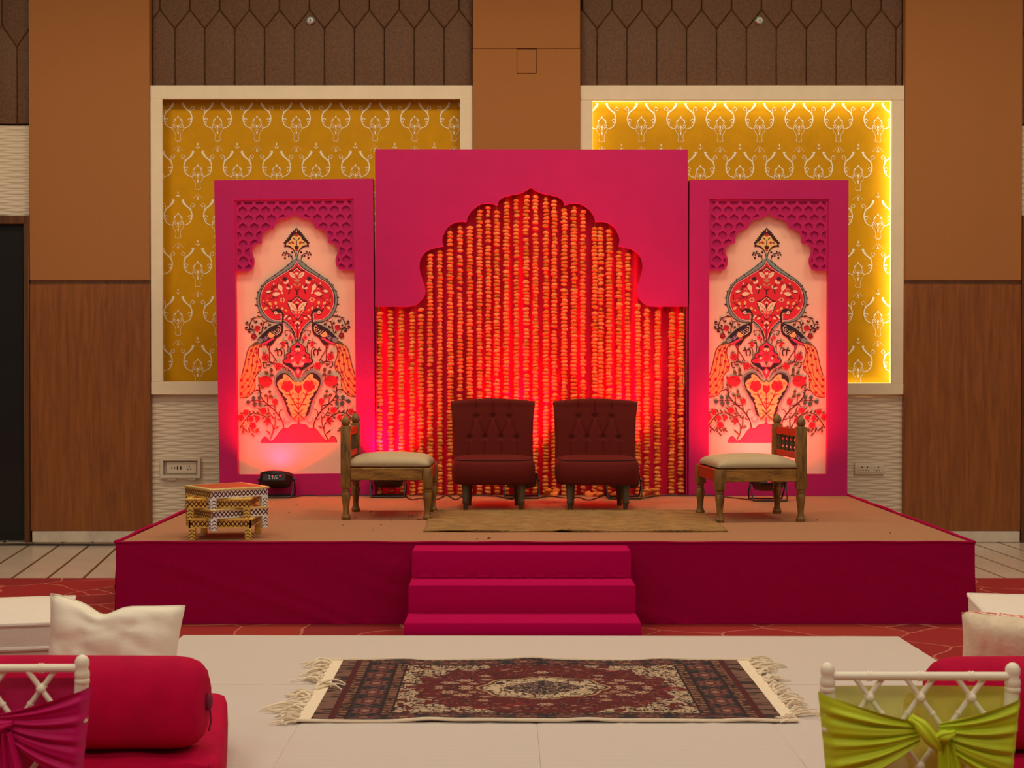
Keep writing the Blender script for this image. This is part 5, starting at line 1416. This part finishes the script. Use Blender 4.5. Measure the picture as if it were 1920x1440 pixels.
for sy_ in (-1, 1):
    pts = [(-RL/2-0.05 + (RL+0.1)*i/60, sy_*(RW/2+0.003), float(rug_z(np.array(-RL/2+RL*i/60), np.array(sy_*RW/2)))) for i in range(61)]
    MB().tube(pts, 0.0065, 6).build('selvage', M_RUGCREAM, rug)
fr2 = random.Random(31)
for sx_ in (-1, 1):
    MB().bbox(sx_*RL/2 + (0 if sx_ > 0 else -0.055), sx_*RL/2 + (0.055 if sx_ > 0 else 0), -RW/2, RW/2, 0.002, 0.007, 0.002, 1).build('end_strip', M_RUGCREAM, rug)
    for k in range(16):
        yy = -RW/2 + 0.02 + (RW-0.04)*k/15 + fr2.uniform(-0.02, 0.02)
        mb = MB(); ang = fr2.uniform(-0.9, 0.9); lnk = fr2.uniform(0.6, 1.15); back_ = fr2.random() < 0.12
        for s2 in range(5):
            a2 = ang + fr2.uniform(-0.35, 0.35); ln = fr2.uniform(0.06, 0.16)*lnk; dirx = sx_*(-0.8 if back_ else 1)
            x0_, y0_ = sx_*(RL/2+0.05), yy + fr2.uniform(-0.015, 0.015)
            pts = [(x0_, y0_, 0.008)]
            for j in range(1, 5):
                q = j/4
                pts.append((x0_ + dirx*ln*q*math.cos(a2) + fr2.uniform(-0.008, 0.008), y0_ + ln*q*math.sin(a2) + fr2.uniform(-0.012, 0.012), 0.007 + (0.018*math.sin(PI*q) if s2 % 2 else 0.006*math.sin(PI*q))))
            mb.tube(catmull(pts, 3), [0.0055*(1-0.5*i/12) for i in range(13)], 5)
        mb.build('tassel', M_RUGCREAM, rug)

# ================================================================== CRIMSON SETTEES WITH BOLSTERS
def settee(pts, zt_, label, seed):
    """pts: footprint corners near-outer, near-inner, far-inner, far-outer"""
    c0 = [Vector((*p, 0)) for p in pts]; mid = sum(c0, Vector())/4; mid.z = 0
    t = thing('low_settee', label, 'settee', (mid.x, mid.y, ZM))
    n = 72; h = zt_ - ZM
    def ring(z, grow, k_r=0.10):
        out = []
        P = [c - mid for c in c0]
        for k in range(n):
            # walk round the quad with rounded corners
            s_ = 4*k/n; i = int(s_); f = s_ - i
            a, b = P[i], P[(i+1) % 4]
            f2 = f
            p = a*(1-f2) + b*f2
            # pull corners in
            e = min(f, 1-f)
            p = p * (1 - k_r*math.exp(-(e/0.05)**2)*0.35 + grow)
            out.append((p.x, p.y, z + 0.004*math.sin(k*1.3+seed)*(1 if z > 0.1 else 0)))
        return out
    rows = [ring(0.002, 0.0), ring(h*0.5, 0.004), ring(h-0.03, 0.0), ring(h-0.008, -0.012), ring(h, -0.04), ring(h+0.004, -0.3)]
    vs = [p for r_ in rows for p in r_]
    fs = [(j*n+k, j*n+(k+1)%n, (j+1)*n+(k+1)%n, (j+1)*n+k) for j in range(len(rows)-1) for k in range(n)] + [tuple(range(n))[::-1], tuple((len(rows)-1)*n+k for k in range(n))]
    MB().add(vs, fs).build('seat_block', M_VELVET, t, angle=50)
    nr, ni = c0[0]-mid, c0[1]-mid
    # slack fold of the cover along the near edge
    pts2 = [nr.lerp(ni, 0.04 + 0.92*i/20) + Vector((0, 0.01, h - 0.012 + 0.006*math.sin(i*1.7+seed))) for i in range(21)]
    MB().tube(catmull(pts2, 3), 0.016, 8).build('cover_fold', M_VELVET, t)
    return t
M_CORD = mat('crimson_cord', (110, 6, 52), 0.8)
def bolster(x_end, x_far, y, z, r, label):
    """x_end: the end that shows, x_far: the other end"""
    sg = 1 if x_end > x_far else -1
    Lb = abs(x_end - x_far)
    t = thing('bolster_cushion', label, 'bolster', ((x_end+x_far)/2, y, z))
    prof = []
    for q, rr_ in ((0, 0.10), (0.004, 0.30), (0.0, 0.45), (0.012, 0.72), (0.030, 0.88), (0.06, 0.965), (0.10, 1.0), (0.5*Lb, 1.015)): prof.append((r*rr_, -Lb/2 + q))
    prof += [(a, -b) for a, b in prof[::-1][1:]]
    nseg = 48; vs = []
    for (rr_, zz) in prof:
        for k in range(nseg):
            a = 2*PI*k/nseg
            pl = 1 + (0.05*math.sin(a*16) if rr_ < r*0.8 else 0)
            vs.append((zz, rr_*pl*math.cos(a), rr_*pl*math.sin(a)*0.985))
    fs = [(j*nseg+k, j*nseg+(k+1)%nseg, (j+1)*nseg+(k+1)%nseg, (j+1)*nseg+k) for j in range(len(prof)-1) for k in range(nseg)] + [tuple(range(nseg))[::-1], tuple((len(prof)-1)*nseg+k for k in range(nseg))]
    MB().add(vs, fs).build('cover', M_VELVET, t, angle=70)
    for s2 in (1, -1):
        MB().sphere((s2*(Lb/2+0.004), 0, 0), 0.012, 0.024, 0.026, 14, 8).build('gathered_knot', M_CORD, t)
        MB().tube([(s2*(Lb/2+0.008), -0.004, -0.02), (s2*(Lb/2+0.014), -0.012, -0.05), (s2*(Lb/2+0.006), -0.008, -0.085)], 0.003, 6).build('draw_cord', M_CORD, t)
ZSE = 0.287
settee([(-1.95, 4.07), (-0.815, 4.07), (-0.985, 5.02), (-1.98, 5.02)], ZSE, 'crimson velvet low settee beside the pink-sashed chair at left', 1)
br = 0.1385
bolster(WX(389, 4.24, 1330), -1.93, 4.24, ZSE + 0.004 + br, br, 'long crimson velvet bolster on the left settee')
settee([(1.235, 4.07), (2.35, 4.07), (2.35, 5.02), (1.40, 5.02)], ZSE, 'crimson velvet low settee behind the lime-sashed chair at right', 2)
bolster(1.265, 2.33, 4.24, ZSE + 0.002 + br, br, 'long crimson velvet bolster on the right settee')

# ================================================================== WHITE PILLOWS
def pillow(name, loc, rot, w_, h_, th, m, label, ears, seed, back=None):
    t = thing(name, label, 'pillow', loc); t.rotation_euler = rot
    rr = random.Random(seed)
    wr = [(rr.uniform(-1, 1), rr.uniform(-1, 1), rr.uniform(0, PI), rr.uniform(0.004, 0.010), rr.uniform(0.05, 0.12)) for _ in range(12)]
    def surf(u, v, sgn):
        a, b = 2*u-1, 2*v-1
        pinch = 1 - 0.07*(1-abs(b)**2)*abs(a)**3
        x = w_/2*a*pinch; z = h_/2*b*(1 - 0.05*(1-abs(a)**2)*abs(b)**3) + h_/2
        if b > 0: z += h_*b*b*(ears*(math.exp(-((a+1.0)/0.42)**2)*0.45 - 0.55*math.exp(-((a+0.18)/0.22)**2)))   # drooping top with one raised corner
        y = sgn*th/2*((1-a**4)*(1-b**4))**0.55
        if sgn < 0:
            for (ca, cb, an_, am, wd_) in wr:
                d = (a-ca)*math.sin(an_) - (b-cb)*math.cos(an_)
                y += am*math.exp(-(d/wd_)**2)*(1-a**4)*(1-b**4)
        return (x, y, z)
    f_ = MB().grid(lambda u, v: surf(u, v, -1), 34, 28).build('front_cover', m, t, angle=None, recalc=False)
    MB().grid(lambda u, v: surf(1-u, v, 1), 34, 28).build('back_cover', back or m, t, angle=None, recalc=False)
    per_ = [surf(i/30, 0, 0) for i in range(31)] + [surf(1, i/24, 0) for i in range(1, 25)] + [surf(1-i/30, 1, 0) for i in range(1, 31)] + [surf(0, 1-i/24, 0) for i in range(1, 24)]
    MB().tube(per_, 0.0035, 6, closed=True).build('seam', m, t)
    return t
# left pillow stands on the settee behind the bolster
px_, pz_ = W(219, 1180, 4.78)
pillow('white_pillow', (px_, 4.66, ZSE + 0.012), (R(-14), R(1.5), R(-2)), 0.455, 0.352, 0.17, M_PILLOW, 'plump white pillow with drooping corner behind the left bolster', 0.16, 3)
# corner flap folded over at the pillow's upper left
# ---- print cushion at the right
def print_mat():
    m = bpy.data.materials.new('red_print_cushion'); m.use_nodes = True
    nt = m.node_tree; b = nt.nodes['Principled BSDF']; b.inputs['Roughness'].default_value = 0.85
    tc = nt.nodes.new('ShaderNodeTexCoord'); n = nt.nodes.new('ShaderNodeTexNoise'); n.inputs['Scale'].default_value = 34; n.inputs['Detail'].default_value = 2; n.inputs['Distortion'].default_value = 2
    nt.links.new(tc.outputs['Object'], n.inputs['Vector'])
    r = nt.nodes.new('ShaderNodeValToRGB'); r.color_ramp.interpolation = 'CONSTANT'
    r.color_ramp.elements[0].color = (*lin((206, 60, 36)), 1); r.color_ramp.elements[1].position = 0.5; r.color_ramp.elements[1].color = (*lin((236, 222, 196)), 1)
    nt.links.new(n.outputs['Fac'], r.inputs[0]); nt.links.new(r.outputs[0], b.inputs['Base Color'])
    return m
M_PRINT = print_mat()
def print_cushion():
    X, Y = 1.80, 4.90
    t = thing('print_cushion', 'cream cushion with red printed back, leaning behind right bolster', 'cushion', (X, Y, ZSE + 0.012)); t.rotation_euler = (R(12), 0, R(-6))
    w_, h_, th = 0.46, 0.30, 0.17
    def surf(u, v, s_):
        a, b = 2*u-1, 2*v-1
        x = w_/2*a*(1-0.05*(1-b*b)*abs(a)**3); z = h_/2*(b+1) - 0.02*(1+a)*max(0, b)
        y = s_*th/2*((1-a**6)*(1-b**6))**0.5
        if s_ < 0: y += 0.010*math.exp(-((a+0.72-0.1*b)/0.05)**2) + 0.006*math.sin(a*9+b*3)*(1-a*a)*(1-b*b)
        return (x, y, z)
    MB().grid(lambda u, v: surf(u, v, -1), 34, 26).build('velvet_front', M_BEIGE2, t, angle=None, recalc=False)
    MB().grid(lambda u, v: surf(1-u, v, 1), 34, 26).build('print_back', M_PRINT, t, angle=None, recalc=False)
M_BEIGE2 = mat('cream_crushed_velvet', (232, 212, 178), 0.7, var=0.10, scale=18, bump=0.5, bscale=25, sheen=0.3)
print_cushion()

# ================================================================== WHITE LOW SEATS BEHIND
def white_seat(x0, x1, y0, y1, label, rz=0.0):
    t = thing('white_divan', label, 'divan', ((x0+x1)/2, (y0+y1)/2, 0.006), rz)
    a, b = (x1-x0)/2, (y1-y0)/2
    MB().bbox(-a+0.01, a-0.01, -b+0.01, b-0.01, 0.0, 0.235, 0.012, 2).build('base', M_WHITE, t)
    q = MB().bbox(-a, a, -b, b, 0.236, 0.352, 0.022, 3).build('mattress', M_WHITE, t)
    for z in (0.243, 0.345):
        path = [(-a, -b, z), (a, -b, z), (a, b, z), (-a, b, z)]
        dense = []
        for i in range(4):
            p, r_ = Vector(path[i]), Vector(path[(i+1) % 4]); dense += [p.lerp(r_, k/10) for k in range(10)]
        MB().tube(dense, 0.010, 8, closed=True).build('piping', M_WHITE, q)
    return t
xr = WX(260, 6.0, 1170)
white_seat(-3.0, -1.95, 5.87, 6.57, 'white cotton divan with piped mattress behind the left pillow', R(11))
x, _ = W(1850, 1135, 6.2)
white_seat(2.13, 3.2, 5.95, 6.65, 'white cotton divan at the right edge behind the print cushion', R(-10))

# ================================================================== IVORY CHAIRS WITH SASHES
def chiavari(loc, rz, label, msash, msheer, mirror=False):
    t = thing('bamboo_style_chair', label, 'chair', loc, rz, 'ivory bamboo-style chairs with tied sashes')
    # local: origin on the floor under the back; chair faces +Y, the camera sees its back
    HT, HW = 0.868, 0.1765
    def postx(z): return HW - 0.030*max(0, (HT-0.06-z))/0.30 if z > 0.45 else HW - 0.030*(HT-0.06-0.45)/0.30
    for s_ in (-1, 1):
        pth = [(s_*postx(z), -0.02*(z-0.45)/0.4 if z > 0.45 else 0.03*(z-0.45)/0.45*-1, z) for z in (0.0, 0.2, 0.45, 0.6, 0.75, HT-0.045)]
        pm_ = MB().tube(pth, [0.013, 0.0145, 0.0145, 0.0135, 0.0135, 0.0135], 14).build('back_post', M_IVORY, t, angle=40)
        x_, y_, z_ = pth[-1]
        MB().lathe([(0.0125, -0.012), (0.0145, -0.010), (0.0145, -0.003), (0.013, -0.001), (0.0148, 0.003), (0.0142, 0.012), (0.0115, 0.018), (0.0135, 0.024), (0.0138, 0.034), (0.010, 0.041), (0.004, 0.0445), (0.0005, 0.045)], 16, (x_, y_, z_)).build('finial', M_IVORY, pm_, angle=50)
        MB().lathe([(0.0145, 0), (0.0165, 0.003), (0.0165, 0.008), (0.0145, 0.011)], 14, (s_*postx(0.745), -0.0148, 0.735), cap=False).build('ring', M_IVORY, pm_)
        MB().tube([(s_*0.185, 0.37, 0.0), (s_*0.185, 0.37, 0.44)], 0.0145, 12).build('front_leg', M_IVORY, t)
        for z in (0.12, 0.22): MB().tube([(s_*0.132, 0.02, z), (s_*0.185, 0.37, z)], 0.009, 8).build('stretcher', M_IVORY, t)
    for z, y in ((0.16, 0.02), (0.14, 0.37)): MB().tube([(-0.17, y, z), (0.17, y, z)], 0.009, 8).build('stretcher', M_IVORY, t)
    zr = HT - 0.026
    ry = -0.0195
    rail = MB().tube([(-postx(zr)+0.01, ry, zr), (postx(zr)-0.01, ry, zr)], 0.0082, 12).build('top_rail', M_IVORY, t)
    for k in (-0.097, 0.0, 0.097):
        for d in (-0.003, 0.003): MB().tube([(k+d-0.0016, ry, zr), (k+d+0.0016, ry, zr)], 0.0098, 12).build('rail_ring', M_IVORY, rail)
    # crossed lattice
    zn = zr - 0.0405; dxn, dzn = 0.097, 0.132
    nodes = [(i*dxn, zn) for i in (-1, 0, 1)]
    def stick(x0_, z0_, x1_, z1_, y):
        a, b = Vector((x0_, y, z0_)), Vector((x1_, y, z1_))
        st_ = MB().tube([a, b], 0.0052, 10).build('lattice_stick', M_IVORY, t)
        L_ = (b-a).length; k = 1
        while k*0.044 < L_ - 0.01:
            c = a + (b-a)*(k*0.044/L_)
            d = (b-a).normalized()*0.0022
            MB().tube([c-d, c+d], 0.0068, 10).build('stick_ring', M_IVORY, st_); k += 1
    zbot = 0.50
    for i in (-2, -1, 0, 1, 2):
        for sg, yo in ((1, ry-0.001), (-1, ry+0.004)):
            # stick through node (i*dxn, zn): x = i*dxn + sg*(zn - z)*dxn/dzn
            xt = i*dxn - sg*(zr-zn)*dxn/dzn; z_t = zr; x_b = i*dxn + sg*(zn-zbot)*dxn/dzn; z_b = zbot
            lim = 0.150
            def cl(xa, za, xb, zb, l):
                if abs(xa) > l: f = (math.copysign(l, xa)-xb)/(xa-xb) if xa != xb else 0; xa, za = math.copysign(l, xa), zb+(za-zb)*f
                return xa, za
            if abs(i*dxn) > 0.16:
                if sg*i > 0: continue
                # enters from the post
                zz = zn - (abs(i*dxn)-lim)*dzn/dxn
                xa, za = math.copysign(lim, i), zz
            else: xa, za = xt, z_t
            xb, zb = cl(x_b, z_b, xa, za, 0.132)
            if za - zb > 0.03: stick(xa, za, xb, zb, yo)
    for r_ in range(0, 3):
        for i in range(-2, 3):
            x_ = (i + (0.5 if r_ % 2 else 0))*dxn; z_ = zn - r_*dzn/2
            if abs(x_) < 0.14: MB().sphere((x_, ry-0.002, z_), 0.0098, 0.0085, 0.0098, 12, 8).build('lattice_ball', M_IVORY, t)
    MB().tube([(-0.14, 0.0, zbot), (0.14, 0.0, zbot)], 0.009, 10).build('lower_rail', M_IVORY, t)
    MB().bbox(-0.185, 0.185, 0.0, 0.385, 0.425, 0.45, 0.012, 2).build('seat', M_IVORY, t)
    MB().bbox(-0.18, 0.18, 0.02, 0.38, 0.4505, 0.48, 0.014, 3).build('seat_pad', M_WHITE, t)
    # sash: sheer band round the far side, two gathered wings, knot and tails on the near side
    zb1, zb0 = HT - 0.050, HT - 0.30
    def band(u, v):
        z = zb0 + (zb1-zb0)*v; h = postx(z) + 0.012
        a = -1 + 2*u
        x = h*a; y = ry + 0.016 + 0.010*(1-abs(a)**6) + 0.0012*math.sin(v*40+a*3)
        return (x, y, z)
    sash = MB().grid(band, 30, 16).build('sash_band', msheer, t, angle=None, recalc=False)
    KX, KZ = 0.010, HT - 0.128
    def wing(s_):
        def fn(u, v):      # u: post -> knot, v: bottom -> top
            zt0, zb_ = HT - 0.056 - (0.006 if s_ > 0 else 0), HT - 0.265
            z_post = zb_ + (zt0-zb_)*v
            xp = s_*(postx(z_post)+0.017); xk = KX + s_*0.018
            zk = KZ - 0.020 + 0.040*v
            e = u
            x = xp + (xk-xp)*e
            sg_ = 0.012*math.sin(PI*e)
            z = z_post + (zk-z_post)*(e**0.92) - (sg_*(1-v)*0.2)
            pl = (0.0045*math.sin(v*34+u*2.5) + 0.003*math.sin(v*59+1.7*s_+u*4))*(0.35+0.65*math.sin(PI*min(1, u*1.05)))
            y = ry - 0.017 - 0.012*math.sin(PI*e) - 0.012*e + pl
            if u < 0.08: y += (0.08-u)/0.08*0.022
            return (x, y, z)
        return MB().grid(fn, 30, 44).build('sash_wing', msash, t, angle=None, recalc=False)
    wing(-1); wing(1)
    kn = MB()
    def knot(pts, w_, th_, ph, yo):
        # gathered cloth band: flattened, pleated along its length
        P = catmull(pts, 5); N = len(P); n = 28; vs = []
        for i, p in enumerate(P):
            u = i/(N-1); tg = (P[min(i+1, N-1)] - P[max(i-1, 0)]).normalized(); sd = Vector((tg.z, 0, -tg.x))
            wr_ = (w_[0]*(1-u) + w_[1]*u)*(0.75 + 0.25*math.sin(PI*u))
            for k in range(n):
                a = 2*PI*k/n; pl = 1 + 0.16*math.sin(5*a+ph) + 0.09*math.sin(9*a+2*ph+u*2)
                vs.append(Vector((p.x, ry-0.036+yo+p.y, p.z)) + sd*wr_*math.cos(a)*(0.92+0.08*pl) + Vector((0, th_*math.sin(a)*pl, 0)))
        fs = [(i*n+k, i*n+(k+1)%n, (i+1)*n+(k+1)%n, (i+1)*n+k) for i in range(N-1) for k in range(n)] + [tuple(range(n))[::-1], tuple((N-1)*n+k for k in range(n))]
        kn.add(vs, fs)
    knot([(KX-0.036, 0.006, KZ+0.030), (KX-0.022, -0.010, KZ+0.020), (KX-0.006, -0.014, KZ-0.002), (KX+0.010, -0.006, KZ-0.022), (KX+0.014, 0.006, KZ-0.034)], (0.016, 0.011), 0.009, 0.3, 0.0)
    knot([(KX+0.004, 0.004, KZ-0.014), (KX+0.014, -0.010, KZ-0.002), (KX+0.028, -0.012, KZ+0.002), (KX+0.044, 0.004, KZ+0.004)], (0.013, 0.010), 0.009, 1.3, -0.004)
    kn.build('knot', msash, t, angle=70)
    def tail(x0_, dx_, w0, w1, ph, z1_):
        def fn(u, v):
            z = KZ - 0.012 + (z1_-KZ)*v; w_ = w0 + (w1-w0)*min(1, v*2.2)
            x = x0_ + dx_*v + (u-0.5)*w_; y = ry - 0.043 - 0.006*math.sin(u*9+ph+v*2) - 0.004*math.cos(u*15+ph)
            return (x, y, z)
        MB().grid(fn, 16, 24).build('sash_tail', msash, t, angle=None, recalc=False)
    tail(KX+0.020, 0.010, 0.020, 0.034, 0.4, 0.50); tail(KX+0.034, 0.048, 0.018, 0.040, 2.1, 0.48)
    return t
YCH = 2.72
cxr = (WX(1549, YCH, 1260) + WX(1891, YCH, 1260))/2
chiavari((cxr, YCH, 0), R(-0.3), 'ivory bamboo-style chair with lime green sash at the right', M_GREEN, M_GREENSHEER)
chiavari((WX(158, 2.79, 1250) - 0.1765, 2.79, 0), R(1.0), 'ivory bamboo-style chair with magenta sash at the left edge', M_PINKSASH, mat('magenta_sash_sheer', (196, 20, 90), 0.6, alpha=0.93))
